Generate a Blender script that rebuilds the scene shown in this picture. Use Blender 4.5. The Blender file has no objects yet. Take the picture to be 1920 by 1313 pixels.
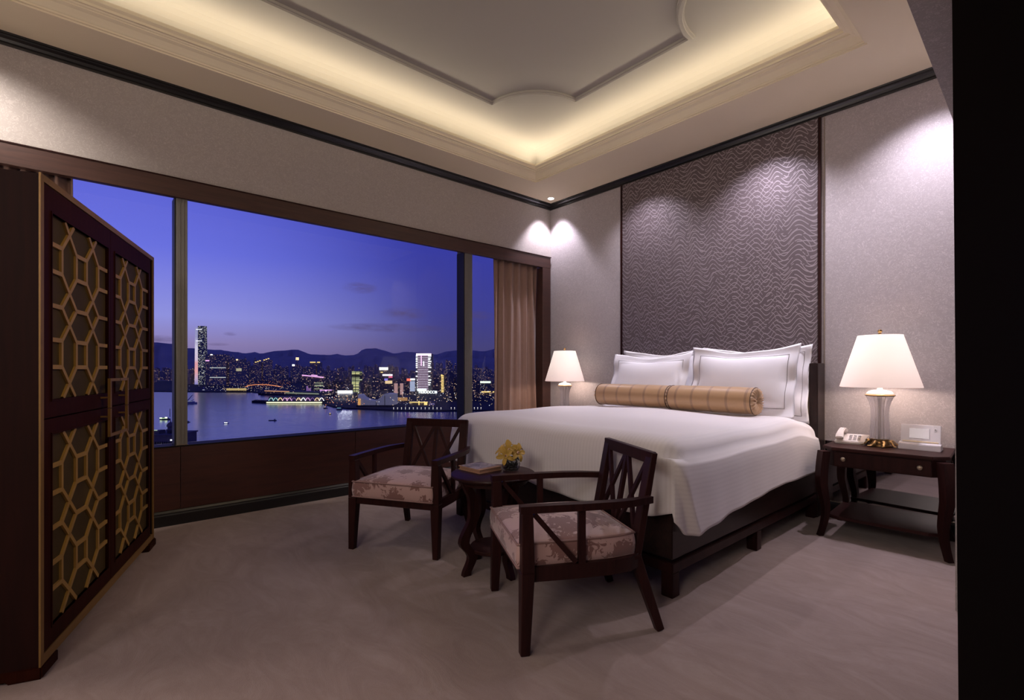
import bpy, bmesh, math, random
from mathutils import Vector, Matrix
random.seed(7)
PI = math.pi
S = bpy.context.scene
COL = S.collection

# ------------------------------------------------------------------ camera
FPX, CX, HY, EYE = 916.0, 960.0, 693.0, 1.18
A = math.atan(1056 / FPX)
FW = Vector((-math.sin(A), math.cos(A), 0)); RT = Vector((math.cos(A), math.sin(A), 0))
CAM = Vector((4.505, -4.5787, EYE))
cd = bpy.data.cameras.new('camera'); cam = bpy.data.objects.new('camera', cd); COL.objects.link(cam)
cam.location = CAM; cam.rotation_euler = (PI / 2, 0, A)
cd.sensor_fit = 'HORIZONTAL'; cd.sensor_width = 36.0; cd.lens = 36.0 * FPX / 1920
cd.shift_y = (HY - 656.5) / 1920; cd.clip_start = 0.05; cd.clip_end = 60000
S.camera = cam

def at(px, py, D):            # a real point at forward distance D (metres)
    return CAM + FW * D + RT * ((px - CX) / FPX * D) + Vector((0, 0, -(py - HY) / FPX * D))

# ------------------------------------------------------------------ colour management
S.view_settings.view_transform = 'Standard'; S.view_settings.look = 'None'
S.view_settings.gamma = 1.0; S.view_settings.use_curve_mapping = False
S.view_settings.exposure = 0.0

# ------------------------------------------------------------------ node helpers
class N:
    def __init__(s, tree): s.t = tree; s.n = tree.nodes; s.l = tree.links
    def add(s, typ, **kw):
        n = s.n.new(typ)
        for k, v in kw.items(): setattr(n, k, v)
        return n
    def put(s, sock, v):
        if isinstance(v, bpy.types.NodeSocket): s.l.new(v, sock)
        elif isinstance(v, (tuple, list)) and len(v) == 3 and sock.type == 'RGBA': sock.default_value = (*v, 1)
        else: sock.default_value = v
    def math(s, op, a, b=0.0, c=None, clamp=False):
        n = s.add('ShaderNodeMath', operation=op, use_clamp=clamp)
        s.put(n.inputs[0], a); s.put(n.inputs[1], b)
        if c is not None: s.put(n.inputs[2], c)
        return n.outputs[0]
    def mix(s, f, a, b):
        n = s.add('ShaderNodeMix', data_type='RGBA'); s.put(n.inputs[0], f); s.put(n.inputs[6], a); s.put(n.inputs[7], b)
        return n.outputs[2]
    def ramp(s, f, stops, interp='LINEAR'):
        n = s.add('ShaderNodeValToRGB'); s.put(n.inputs[0], f); r = n.color_ramp; r.interpolation = interp
        while len(r.elements) < len(stops): r.elements.new(0.5)
        for e, (p, c) in zip(r.elements, stops): e.position = p; e.color = (*c, 1)
        return n.outputs[0]
    def sep(s, v):
        n = s.add('ShaderNodeSeparateXYZ'); s.put(n.inputs[0], v); return n.outputs
    def comb(s, x, y, z):
        n = s.add('ShaderNodeCombineXYZ'); s.put(n.inputs[0], x); s.put(n.inputs[1], y); s.put(n.inputs[2], z); return n.outputs[0]
    def noise(s, v, scale, detail=3, rough=.5, dist=0.0):
        n = s.add('ShaderNodeTexNoise'); s.put(n.inputs['Vector'], v); n.inputs['Scale'].default_value = scale
        n.inputs['Detail'].default_value = detail; n.inputs['Roughness'].default_value = rough; n.inputs['Distortion'].default_value = dist
        return n.outputs['Fac']
    def coord(s, k='Object'): return s.add('ShaderNodeTexCoord').outputs[k]
    def scalev(s, v, sc):
        n = s.add('ShaderNodeMapping'); s.put(n.inputs[0], v); n.inputs['Scale'].default_value = sc; return n.outputs[0]

def newmat(name):
    m = bpy.data.materials.new(name); m.use_nodes = True
    k = N(m.node_tree); b = k.n['Principled BSDF']
    return m, k, b
def bump(k, b, h, strength, dist=0.002):
    n = k.add('ShaderNodeBump'); n.inputs['Strength'].default_value = strength; n.inputs['Distance'].default_value = dist
    k.put(n.inputs['Height'], h); k.put(b.inputs['Normal'], n.outputs[0])
def simple(name, col, rough=.5, metal=0.0, var=.12, scale=30, bmp=.15, coat=0.0, spec=.5):
    m, k, b = newmat(name); v = k.coord()
    f = k.noise(v, scale, 4)
    k.put(b.inputs['Base Color'], k.mix(f, tuple(c * (1 - var) for c in col), tuple(min(1, c * (1 + var)) for c in col)))
    b.inputs['Roughness'].default_value = rough; b.inputs['Metallic'].default_value = metal
    b.inputs['Coat Weight'].default_value = coat; b.inputs['Coat Roughness'].default_value = .15
    b.inputs['Specular IOR Level'].default_value = spec
    if bmp: bump(k, b, f, bmp)
    return m
def emis(name, col, strength, base=(0.02, .02, .02), sample=True):
    m, k, b = newmat(name); b.inputs['Base Color'].default_value = (*base, 1)
    b.inputs['Emission Color'].default_value = (*col, 1); b.inputs['Emission Strength'].default_value = strength
    if not sample: m.cycles.emission_sampling = 'NONE'
    return m
def wood(name, c1, c2, rough=.3, axis=2, coat=.25):
    m, k, b = newmat(name); sc = [9, 9, 9]; sc[axis] = 0.7
    v = k.scalev(k.coord(), sc)
    f = k.noise(v, 4, 6, .6, .6)
    k.put(b.inputs['Base Color'], k.ramp(f, [(.3, c1), (.7, c2)]))
    b.inputs['Roughness'].default_value = rough; b.inputs['Coat Weight'].default_value = coat; b.inputs['Coat Roughness'].default_value = .2
    bump(k, b, f, .06, .001)
    return m

# ------------------------------------------------------------------ world: dusk sky
w = bpy.data.worlds.new('dusk_sky'); S.world = w; w.use_nodes = True
k = N(w.node_tree); bg = k.n['Background']
g = k.coord('Generated'); sx = k.sep(g)
e = sx[2]
WL = (FW + RT * (-.95)).normalized()
az = k.math('ADD', k.math('MULTIPLY', sx[0], WL.x), k.math('MULTIPLY', sx[1], WL.y))
left = k.ramp(e, [(0.0, (.17, .13, .32)), (.045, (.27, .22, .46)), (.09, (.29, .30, .76)), (.2, (.155, .18, .79)), (.45, (.085, .092, .64)), (1, (.01, .012, .10))])
right = k.ramp(e, [(0.0, (.062, .052, .15)), (.05, (.06, .055, .2)), (.12, (.05, .052, .28)), (.25, (.04, .046, .36)), (.5, (.03, .035, .32)), (1, (.008, .01, .08))])
mr = k.add('ShaderNodeMapRange'); mr.interpolation_type = 'SMOOTHSTEP'
k.put(mr.inputs[0], az); mr.inputs[1].default_value = .80; mr.inputs[2].default_value = 1.01
colr = k.mix(mr.outputs[0], right, left)
# small dusk clouds
def blob(px, py, wx, wz):
    d = (at(px, py, 1) - CAM).normalized(); h = Vector((d.x, d.y, 0)).normalized(); r = Vector((h.y, -h.x, 0))
    a = k.math('ADD', k.math('MULTIPLY', sx[0], r.x), k.math('MULTIPLY', sx[1], r.y))
    q = k.math('POWER', k.math('DIVIDE', a, wx), 2)
    b_ = k.math('POWER', k.math('DIVIDE', k.math('SUBTRACT', e, d.z), wz), 2)
    return k.math('MAXIMUM', k.math('SUBTRACT', 1.0, k.math('ADD', q, b_)), 0.0)
cl = None
for a_ in [(675, 540, .035, .012), (760, 588, .05, .014), (885, 592, .045, .012), (432, 626, .012, .004), (305, 637, .03, .008), (408, 646, .02, .003), (730, 615, .12, .01)]:
    q = blob(*a_); cl = q if cl is None else k.math('MAXIMUM', cl, q)
nz = k.noise(k.scalev(g, (30, 30, 120)), 1.0, 4, .6)
cf = k.math('MULTIPLY', cl, k.math('MULTIPLY', k.math('SUBTRACT', nz, .3, clamp=True), 2.0), clamp=True)
colr = k.mix(cf, colr, (.085, .06, .15))
k.put(bg.inputs[0], colr); bg.inputs[1].default_value = 1.0

# ------------------------------------------------------------------ lights
def spot(name, loc, power, half, blend, col=(1, 1, 1), aim=(0, 0, -1), size=.03):
    l = bpy.data.lights.new(name, 'SPOT'); l.energy = power; l.spot_size = 2 * half; l.spot_blend = blend; l.color = col
    l.shadow_soft_size = size
    o = bpy.data.objects.new(name, l); COL.objects.link(o); o.location = loc
    o.rotation_euler = Vector(aim).to_track_quat('-Z', 'Y').to_euler(); return o
def area(name, loc, sx_, sy_, power, col, aim, up='Y'):
    l = bpy.data.lights.new(name, 'AREA'); l.shape = 'RECTANGLE'; l.size = sx_; l.size_y = sy_; l.energy = power; l.color = col
    o = bpy.data.objects.new(name, l); COL.objects.link(o); o.location = loc
    o.rotation_euler = Vector(aim).to_track_quat('-Z', up).to_euler(); return o
ZS = 3.325        # soffit height
COOL = (.91, .84, 1.0)
DOWN = [  # x, y, power, aim
    (.20, -.20, 85, (-.02, .02, -1)),
    (1.50, -.42, 62, (0, .02, -1)), (2.72, -.42, 105, (0, .02, -1)), (3.86, -.42, 122, (0, .02, -1)),
    (.62, -5.30, 95, (-.35, .1, -1)), (.30, -6.4, 30, (-.2, 0, -1)),
    (3.86, -2.5, 135, (-2.75, -1.9, -2.1)), (3.86, -6.2, 14, (0, 0, -1)),  # cabinet-aimed one: unseen accent added to warm the cabinet front
]
for x, y, p, aim in DOWN:
    if p: spot('soffit_beam', (x, y, ZS - .03), p, math.radians({-.42: 57, -5.30: 57, -2.5: 21}.get(y, 43)), .55 if y == -.20 else .85, (1, .74, .48) if y == -2.5 else (1, .91, .83) if y < -4 else COOL, aim)
CW = (1.0, .87, .66)
# cove tubes behind the tray lip
TX0, TX1, TY0, TY1 = .573, 3.483, -6.3, -.826     # lip rectangle
cz = 3.475
def strip(name, x, y, L, power, aim, along):
    o = area(name, (x, y, cz), .05, L, power, CW, aim)
    return o
def cove_light(p0, p1, inward, power):
    l = bpy.data.lights.new('cove_tube', 'AREA'); l.shape = 'RECTANGLE'
    d = Vector(p1) - Vector(p0); L = d.length; l.size = L; l.size_y = .05; l.energy = power; l.color = CW
    o = bpy.data.objects.new('cove_tube', l); COL.objects.link(o); o.location = (Vector(p0) + Vector(p1)) / 2
    z = -(Vector((0, 0, 1)) + Vector(inward) * .9).normalized(); x = d.normalized(); y = z.cross(x)
    o.rotation_euler = Matrix((x, y, z)).transposed().to_euler()
PW = 3.5
cove_light((TX0 - .17, TY0, cz), (TX0 - .17, TY1 + .17, cz), (1, 0, 0), PW * 5.5)
cove_light((TX1 + .17, TY0, cz), (TX1 + .17, TY1 + .17, cz), (-1, 0, 0), PW * 5.5)
cove_light((TX0 - .17, TY1 + .17, cz), (TX1 + .17, TY1 + .17, cz), (0, -1, 0), PW * 3.2)
cove_light((TX0 - .17, TY0 - .17, cz), (TX1 + .17, TY0 - .17, cz), (0, 1, 0), PW * 3.2)
# added unseen fills behind the camera, the left one following the chairs' shadows
area('suite_fill', (.9, -6.8, 2.0), .5, .7, 40, (1, .84, .77), (.40, 1, -.9))
area('suite_fill', (3.2, -6.6, 2.6), .9, .6, 20, (1, .85, .82), (-.15, 1, -.75))

area('lobby_fill', (4.55, -6.0, 2.0), .6, .6, 21, (1, .84, .72), (-.75, 1, -.65))  # unseen fill added for the cabinet front and bed foot
# ------------------------------------------------------------------ mesh helpers
def link(name, me, mat=None, parent=None):
    o = bpy.data.objects.new(name, me); COL.objects.link(o)
    if mat: me.materials.append(mat)
    if parent: o.parent = parent
    return o
def pyd(name, vs, fs, mat=None, parent=None, smooth=False):
    me = bpy.data.meshes.new(name); me.from_pydata([tuple(v) for v in vs], [], fs); me.update()
    if smooth:
        for p in me.polygons: p.use_smooth = True
    return link(name, me, mat, parent)
class MB:
    def __init__(s): s.v = []; s.f = []
    def box(s, x0, x1, y0, y1, z0, z1):
        b = len(s.v)
        s.v += [(x, y, z) for z in (z0, z1) for y in (y0, y1) for x in (x0, x1)]
        s.f += [tuple(b + i for i in q) for q in ((0, 2, 3, 1), (4, 5, 7, 6), (0, 1, 5, 4), (2, 6, 7, 3), (0, 4, 6, 2), (1, 3, 7, 5))]
        return s
    def bar(s, p0, p1, w0, d0, w1=None, d1=None, side=(1, 0, 0)):
        p0, p1 = Vector(p0), Vector(p1); w1 = w0 if w1 is None else w1; d1 = d0 if d1 is None else d1
        ax = (p1 - p0).normalized(); sd = Vector(side); sd = (sd - ax * sd.dot(ax)).normalized(); dd = ax.cross(sd)
        b = len(s.v)
        for p, w_, d_ in ((p0, w0, d0), (p1, w1, d1)):
            for i, j in ((-1, -1), (1, -1), (1, 1), (-1, 1)): s.v.append(p + sd * (i * w_ / 2) + dd * (j * d_ / 2))
        s.f += [tuple(b + i for i in q) for q in ((3, 2, 1, 0), (4, 5, 6, 7), (0, 1, 5, 4), (1, 2, 6, 5), (2, 3, 7, 6), (3, 0, 4, 7))]
        return s
    def sweep(s, pts, sec, up=(0, 0, 1), closed=False, caps=True):
        """pts: list of Vector; sec: list of (a,b) section (a sideways, b up) or per-point list"""
        b = len(s.v); n = len(pts); m = len(sec if not callable(sec) else sec(0)); up = Vector(up)
        for i, p in enumerate(pts):
            p = Vector(p)
            if closed: t0, t1 = Vector(pts[i - 1]), Vector(pts[(i + 1) % n])
            else: t0, t1 = Vector(pts[max(0, i - 1)]), Vector(pts[min(n - 1, i + 1)])
            a1 = (p - t0); a2 = (t1 - p)
            a1 = a1.normalized() if a1.length > 1e-9 else a2.normalized(); a2 = a2.normalized() if a2.length > 1e-9 else a1
            t = (a1 + a2).normalized(); sd = t.cross(up).normalized(); u2 = sd.cross(t).normalized()
            c = max(.3, t.dot(a2)); sc = sec(i) if callable(sec) else sec
            for a, h in sc: s.v.append(p + sd * (a / c) + u2 * h)
        for i in range(n if closed else n - 1):
            j = (i + 1) % n
            for q in range(m):
                r = (q + 1) % m; s.f.append((b + i * m + q, b + i * m + r, b + j * m + r, b + j * m + q))
        if caps and not closed:
            s.f.append(tuple(b + q for q in range(m - 1, -1, -1))); s.f.append(tuple(b + (n - 1) * m + q for q in range(m)))
        return s
    def prism(s, poly, z0, z1):
        b = len(s.v); n = len(poly)
        s.v += [(x, y, z0) for x, y in poly] + [(x, y, z1) for x, y in poly]
        s.f.append(tuple(b + i for i in range(n - 1, -1, -1))); s.f.append(tuple(b + n + i for i in range(n)))
        for i in range(n): j = (i + 1) % n; s.f.append((b + i, b + j, b + n + j, b + n + i))
        return s
    def lathe(s, prof, n=32, c=(0, 0), flute=0, amp=0.0):
        b = len(s.v)
        for r, z in prof:
            for i in range(n):
                t = 2 * PI * i / n; rr = r * (1 + (amp * math.cos(flute * t) if flute else 0))
                s.v.append((c[0] + rr * math.cos(t), c[1] + rr * math.sin(t), z))
        for j in range(len(prof) - 1):
            for i in range(n):
                i2 = (i + 1) % n; s.f.append((b + j * n + i, b + j * n + i2, b + (j + 1) * n + i2, b + (j + 1) * n + i))
        s.f.append(tuple(b + i for i in range(n - 1, -1, -1))); s.f.append(tuple(b + (len(prof) - 1) * n + i for i in range(n)))
        return s
    def obj(s, name, mat=None, parent=None, smooth=False, bev=0.0, seg=2):
        o = pyd(name, s.v, s.f, mat, parent, smooth)
        bm = bmesh.new(); bm.from_mesh(o.data); bmesh.ops.recalc_face_normals(bm, faces=bm.faces)
        if bev:
            es = [e_ for e_ in bm.edges if e_.is_manifold and e_.calc_face_angle(0) > .5]
            bmesh.ops.bevel(bm, geom=es, offset=bev, segments=seg, affect='EDGES', clamp_overlap=True)
        bm.to_mesh(o.data); bm.free()
        if smooth == 'auto' or smooth is True:
            for p in o.data.polygons: p.use_smooth = True
            if smooth == 'auto':
                o.data.update()
                try: o.data.set_sharp_from_angle(angle=.6)
                except Exception: pass
        return o
def disc_sec(r, n=10): return [(r * math.cos(2 * PI * i / n), r * math.sin(2 * PI * i / n)) for i in range(n)]
def rect_sec(w_, h_): return [(-w_ / 2, -h_ / 2), (w_ / 2, -h_ / 2), (w_ / 2, h_ / 2), (-w_ / 2, h_ / 2)]
def tag(o, label=None, cat=None, group=None, kind=None):
    if label: o['label'] = label
    if cat: o['category'] = cat
    if group: o['group'] = group
    if kind: o['kind'] = kind
    return o
def thing(name, label, cat, loc=(0, 0, 0), rz=0.0, group=None):
    o = bpy.data.objects.new(name, None); COL.objects.link(o); o.location = loc; o.rotation_euler = (0, 0, rz); o.empty_display_size = .1
    return tag(o, label, cat, group)
def struct(o, label=None): o['kind'] = 'structure'; (label and o.__setitem__('label', label)); return o
def copy_tree(o, parent=None):
    c = o.copy(); COL.objects.link(c); c.parent = parent
    for ch in list(o.children): copy_tree(ch, c)
    return c

# ------------------------------------------------------------------ materials
M = {}
M['wood'] = wood('dark_mahogany', (.018, .0055, .0055), (.036, .011, .010), .42, 2, .05)
M['woodx'] = wood('dark_mahogany_horizontal', (.024, .008, .008), (.042, .013, .012), .42, 0, .06)
M['panelwood'] = wood('wainscot_veneer', (.037, .0115, .0075), (.062, .018, .011), .4, 1, .12)
M['framewood'] = wood('window_frame_veneer', (.042, .017, .013), (.066, .027, .020), .4, 1, .1)
M['bedwood'] = wood('bed_timber', (.018, .010, .009), (.03, .015, .013), .35, 1, .25)
M['cabwood'] = wood('cabinet_lacquer', (.020, .0045, .0022), (.036, .008, .0035), .55, 2, 0)
M['cabside'] = wood('cabinet_side', (.011, .0028, .0022), (.018, .0042, .003), .65, 2, 0)
M['black'] = simple('black_lacquer', (.008, .008, .009), .28, bmp=.03, coat=.3)
M['jamb'] = simple('jamb_dark', (.006, .0035, .003), .6, bmp=.05, spec=.2)
M['bronze'] = simple('aged_bronze', (.24, .135, .035), .5, .3, .2, 20, .1)
M['bronzeflat'] = simple('bronze_lattice', (.35, .21, .05), .5, .15, .15, 12, .08)
M['mesh'] = simple('smoked_bronze_panel', (.055, .036, .010), .65, .1, .35, 9, .2, spec=.2)
M['brass'] = simple('antique_brass', (.30, .19, .085), .3, .95, .2, 40, .3)
M['nickel'] = simple('brushed_knob_metal', (.35, .28, .2), .3, .9, .1, 60, .1)
M['linen'] = simple('white_linen', (.87, .85, .87), .8, 0, .02, 8, .1, spec=.2)
M['taupe_cord'] = simple('stitched_taupe_cord', (.13, .10, .085), .8)  # the cord's own taupe thread colour
M['cream'] = simple('cream_upholstery', (.42, .33, .22), .8, 0, .06, 60, .2)
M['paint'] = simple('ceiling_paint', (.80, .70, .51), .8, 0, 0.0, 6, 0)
M['vault'] = simple('dimmed_vault_paint', (.355, .325, .285), .8, 0, 0.0, 6, 0)  # ceiling paint darkened so the upper ceiling reads dimmer than the soffit
M['alu'] = simple('mullion_grey_metal', (.17, .16, .145), .5, .25, .05, 20, .02)
M['gasket'] = simple('black_gasket', (.006, .006, .008), .5)
M['plastic'] = simple('ivory_plastic', (.72, .66, .62), .35, 0, .02, 20, .01)
M['plasticw'] = simple('white_plastic', (.74, .72, .76), .3, 0, .02, 20, .01)
M['pebble'] = simple('black_pebbles', (.012, .011, .01), .35, 0, .4, 60, .4)
M['paper'] = simple('page_block', (.35, .2, .13), .7)

for k_ in ('cabwood', 'cabside', 'wood', 'bedwood', 'woodx'): M[k_].node_tree.nodes['Principled BSDF'].inputs['Specular IOR Level'].default_value = .12
M['cabwood'].node_tree.nodes['Principled BSDF'].inputs['Specular IOR Level'].default_value = .04
def mat_wallpaper(name, c1, c2, rough=.55):
    m, k, b = newmat(name); v = k.coord()
    n1 = k.noise(v, 13, 2, .5, 2.5); n2 = k.noise(v, 34, 2, .5, 1.5)
    r1 = k.math('ABSOLUTE', k.math('SUBTRACT', k.math('FRACT', k.math('MULTIPLY', n1, 9.0)), .5))
    f = k.math('MULTIPLY', k.math('LESS_THAN', r1, .17), k.math('GREATER_THAN', n2, .46))
    k.put(b.inputs['Base Color'], k.mix(f, c1, c2)); b.inputs['Roughness'].default_value = rough
    k.put(b.inputs['Roughness'], k.math('SUBTRACT', rough, k.math('MULTIPLY', f, .15)))
    bump(k, b, k.math('ADD', f, k.noise(v, 300, 2)), .12, .0015)
    return m
M['wall'] = mat_wallpaper('pearl_wallpaper', (.385, .345, .345), (.48, .435, .44))
M['wallwin'] = mat_wallpaper('pearl_wallpaper_window_side', (.385, .34, .315), (.46, .41, .385))

# patterned fabric panel with wavy silver threads
m, k, b = newmat('wave_embroidered_fabric'); v = k.sep(k.coord()); X, Z = v[0], v[2]
def waves(freq, amp, period, ph, slope, th):
    wob = k.noise(k.comb(k.math('MULTIPLY', X, 1.0), 0.0, k.math('MULTIPLY', Z, .45)), 2.0 + ph, 2)
    s_ = k.math('SINE', k.math('ADD', k.math('MULTIPLY', X, freq), k.math('ADD', k.math('MULTIPLY', wob, 9.0), ph)))
    z_ = k.math('ADD', Z, k.math('ADD', k.math('MULTIPLY', s_, amp), k.math('MULTIPLY', X, slope)))
    fr = k.math('FRACT', k.math('DIVIDE', z_, period))
    return k.math('LESS_THAN', k.math('ABSOLUTE', k.math('SUBTRACT', fr, .5)), th)
w1 = waves(34, .038, .042, 0.0, 0.0, .10); w2 = waves(27, .048, .060, 2.1, .05, .065)
nn = k.noise(k.coord(), 7, 2)
wv = k.math('MAXIMUM', w1, k.math('MULTIPLY', w2, k.math('GREATER_THAN', nn, .40)))
wv = k.math('MULTIPLY', wv, k.math('GREATER_THAN', k.noise(k.coord(), 26, 1), .36))
k.put(b.inputs['Base Color'], k.mix(wv, (.106, .080, .085), (.34, .29, .315)))
k.put(b.inputs['Roughness'], k.math('SUBTRACT', .62, k.math('MULTIPLY', wv, .27)))
k.put(b.inputs['Metallic'], k.math('MULTIPLY', wv, .4))
bump(k, b, k.math('ADD', wv, k.noise(k.coord(), 500, 2)), .25, .001)
M['wavefab'] = m

# carpet
m, k, b = newmat('taupe_carpet'); v = k.coord()
n1 = k.noise(v, 1.6, 4, .6); n2 = k.noise(v, 260, 2, .7); n3 = k.noise(k.scalev(v, (1, 2.2, 1)), 2.6, 5, .7, 1.4)
c = k.ramp(n3, [(.3, (.215, .142, .124)), (.5, (.280, .196, .174)), (.7, (.350, .262, .238))])
c = k.mix(k.math('MULTIPLY', n2, .45), c, (.38, .31, .29)); c = k.mix(k.math('MULTIPLY', n1, .4), c, (.17, .125, .115))
k.put(b.inputs['Base Color'], c); b.inputs['Roughness'].default_value = .95; b.inputs['Specular IOR Level'].default_value = .1
b.inputs['Sheen Weight'].default_value = .25; b.inputs['Sheen Roughness'].default_value = .5
bump(k, b, k.math('ADD', n2, k.math('MULTIPLY', n3, 2.0)), .45, .004)
M['carpet'] = m

# satin stripe duvet (UV.x = metres across the bed)
def stripe(name, base, dark, period):
    m, k, b = newmat(name); u = k.add('ShaderNodeUVMap').outputs[0]; s_ = k.sep(u)
    f = k.math('SINE', k.math('MULTIPLY', s_[0], 2 * PI / period)); f = k.math('MULTIPLY', k.math('ADD', f, 1.0), .5)
    f = k.math('SMOOTH_MIN', k.math('MULTIPLY', f, 1.4), 1.0, .2)
    k.put(b.inputs['Base Color'], k.mix(f, dark, base)); k.put(b.inputs['Roughness'], k.math('ADD', .45, k.math('MULTIPLY', f, .3)))
    b.inputs['Specular IOR Level'].default_value = .3; b.inputs['Sheen Weight'].default_value = .1
    bump(k, b, k.math('ADD', k.math('MULTIPLY', f, .10), k.noise(k.coord(), 6, 3)), .18, .004)
    return m
M['duvet'] = stripe('striped_white_satin', (.80, .76, .755), (.76, .72, .715), .024)

# curtain
M['curtain'] = simple('bronze_silk_curtain', (.25, .145, .105), .5, 0, .12, 14, .1, spec=.4)
b_ = M['curtain'].node_tree.nodes['Principled BSDF']; b_.inputs['Sheen Weight'].default_value = .3

# damask seat fabric
m, k, b = newmat('damask_velvet'); v = k.coord()
vd = k.add('ShaderNodeTexVoronoi'); k.put(vd.inputs['Vector'], k.scalev(v, (1, .8, 1))); vd.inputs['Scale'].default_value = 7.0
wn = k.noise(v, 15, 3, .6, 2.6)
f = k.math('ADD', k.math('MULTIPLY', vd.outputs['Distance'], .9), wn)
f = k.ramp(f, [(.89, (1, 1, 1)), (.92, (0, 0, 0))])
k.put(b.inputs['Base Color'], k.mix(f, (.46, .295, .275), (.215, .105, .095)))
k.put(b.inputs['Roughness'], k.math('ADD', .5, k.math('MULTIPLY', f, .35)))
b.inputs['Sheen Weight'].default_value = .4
bump(k, b, f, .5, .002)
M['damask'] = m
M['pipe'] = simple('seat_piping', (.27, .16, .145), .7)

# bolster silk (object x along axis)
m, k, b = newmat('gold_striped_silk'); v = k.sep(k.coord()); fr = k.math('FRACT', k.math('ADD', k.math('DIVIDE', v[0], .145), .35))
f = k.math('LESS_THAN', k.math('ABSOLUTE', k.math('SUBTRACT', fr, .5)), .07)
f2 = k.math('LESS_THAN', k.math('ABSOLUTE', k.math('SUBTRACT', fr, .5)), .035)
c = k.mix(f, (.50, .30, .145), (.36, .21, .11)); c = k.mix(k.math('MULTIPLY', f2, .0), c, (.3, .18, .1))
k.put(b.inputs['Base Color'], c); b.inputs['Roughness'].default_value = .42; b.inputs['Sheen Weight'].default_value = .3
bump(k, b, k.noise(k.coord(), 9, 3), .15, .003)
M['bolster'] = m
M['bolster_end'] = simple('pleated_silk', (.52, .34, .2), .4, 0, .2, 30, .2)
M['bolster_trim'] = simple('dark_bronze_cord', (.10, .055, .03), .6)

# lamp shade
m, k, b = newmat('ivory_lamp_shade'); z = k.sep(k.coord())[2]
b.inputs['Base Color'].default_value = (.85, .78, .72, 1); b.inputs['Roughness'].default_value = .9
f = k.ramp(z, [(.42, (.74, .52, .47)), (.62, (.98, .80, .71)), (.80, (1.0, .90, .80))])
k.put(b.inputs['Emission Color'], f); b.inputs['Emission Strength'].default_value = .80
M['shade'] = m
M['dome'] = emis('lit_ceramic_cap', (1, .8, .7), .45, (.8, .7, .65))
m, k, b = newmat('cut_crystal'); b.inputs['Base Color'].default_value = (.93, .91, .96, 1)
b.inputs['Transmission Weight'].default_value = .72; b.inputs['Roughness'].default_value = .08; b.inputs['IOR'].default_value = 1.35
b.inputs['Coat Weight'].default_value = .4
M['crystal'] = m
m, k, b = newmat('vase_glass'); b.inputs['Base Color'].default_value = (.85, .88, .86, 1)
b.inputs['Transmission Weight'].default_value = 1; b.inputs['Roughness'].default_value = .02; b.inputs['IOR'].default_value = 1.3
M['glass'] = m
m, k, b = newmat('window_glass')
tr = k.add('ShaderNodeBsdfTransparent'); gl = k.add('ShaderNodeBsdfGlossy'); gl.inputs['Roughness'].default_value = .02
mx = k.add('ShaderNodeMixShader'); mx.inputs[0].default_value = .012; k.l.new(tr.outputs[0], mx.inputs[1]); k.l.new(gl.outputs[0], mx.inputs[2])
k.l.new(mx.outputs[0], k.n['Material Output'].inputs[0])
M['pane'] = m
m, k, b = newmat('wall_mirror'); b.inputs['Base Color'].default_value = (.62, .60, .62, 1); b.inputs['Metallic'].default_value = 1; b.inputs['Roughness'].default_value = .03
M['mirror'] = m
M['petal'] = simple('orchid_petal', (.52, .33, .06), .55, 0, .25, 25, .2)
b_ = M['petal'].node_tree.nodes['Principled BSDF']; b_.inputs['Subsurface Weight'].default_value = .0
M['lip'] = simple('orchid_lip', (.62, .42, .3), .5, 0, .5, 90, .1)
M['lipdark'] = simple('orchid_throat', (.14, .03, .02), .5)
m, k, b = newmat('photo_cover'); v = k.coord(); n1 = k.noise(v, 26, 3, .6, .5)
k.put(b.inputs['Base Color'], k.ramp(n1, [(.35, (.035, .03, .035)), (.48, (.16, .13, .15)), (.55, (.42, .36, .38)), (.66, (.14, .1, .1))]))
b.inputs['Roughness'].default_value = .3
M['cover'] = m
M['coverrim'] = simple('tan_book_cloth', (.42, .24, .14), .6)
M['lcd'] = simple('grey_lcd', (.30, .28, .33), .15, 0, .05, 10, 0, coat=.5)
M['dark'] = simple('black_button', (.01, .01, .01), .4)

# ================================================================== THE SETTING
ZU = 3.70
# floor
struct(MB().box(-.02, 6.5, -7.2, 0.02, -.08, 0).obj('floor', M['carpet']), 'taupe grey cut pile carpet')

# window wall (x = 0) : upper band, ends, low core behind the wainscot
wl = MB()
wl.box(-.30, 0, -7.2, .0, 2.60, 3.9)
wl.box(-.30, 0, -7.2, .0, -.05, .58)
wl.box(-.30, 0, -.06, .0, .58, 2.60)
wl.box(-.30, 0, -7.2, -5.6, .58, 2.60)
wall_l = struct(wl.obj('wall_left', M['wallwin']), 'window wall papered in pearl beige')
# wainscot panels under the window (each a board with its joint)
ys = [-5.6, -4.045, -2.66, -1.34, -.045]
for y0, y1 in zip(ys, ys[1:]):
    MB().box(0, .022, y0 + .002, y1 - .002, .115, .596).obj('wainscot_panel', M['panelwood'], wall_l, bev=.0015, seg=1)
MB().box(-.14, .023, -5.6, -.045, .588, .599).obj('window_sill', M['jamb'], wall_l)
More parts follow.
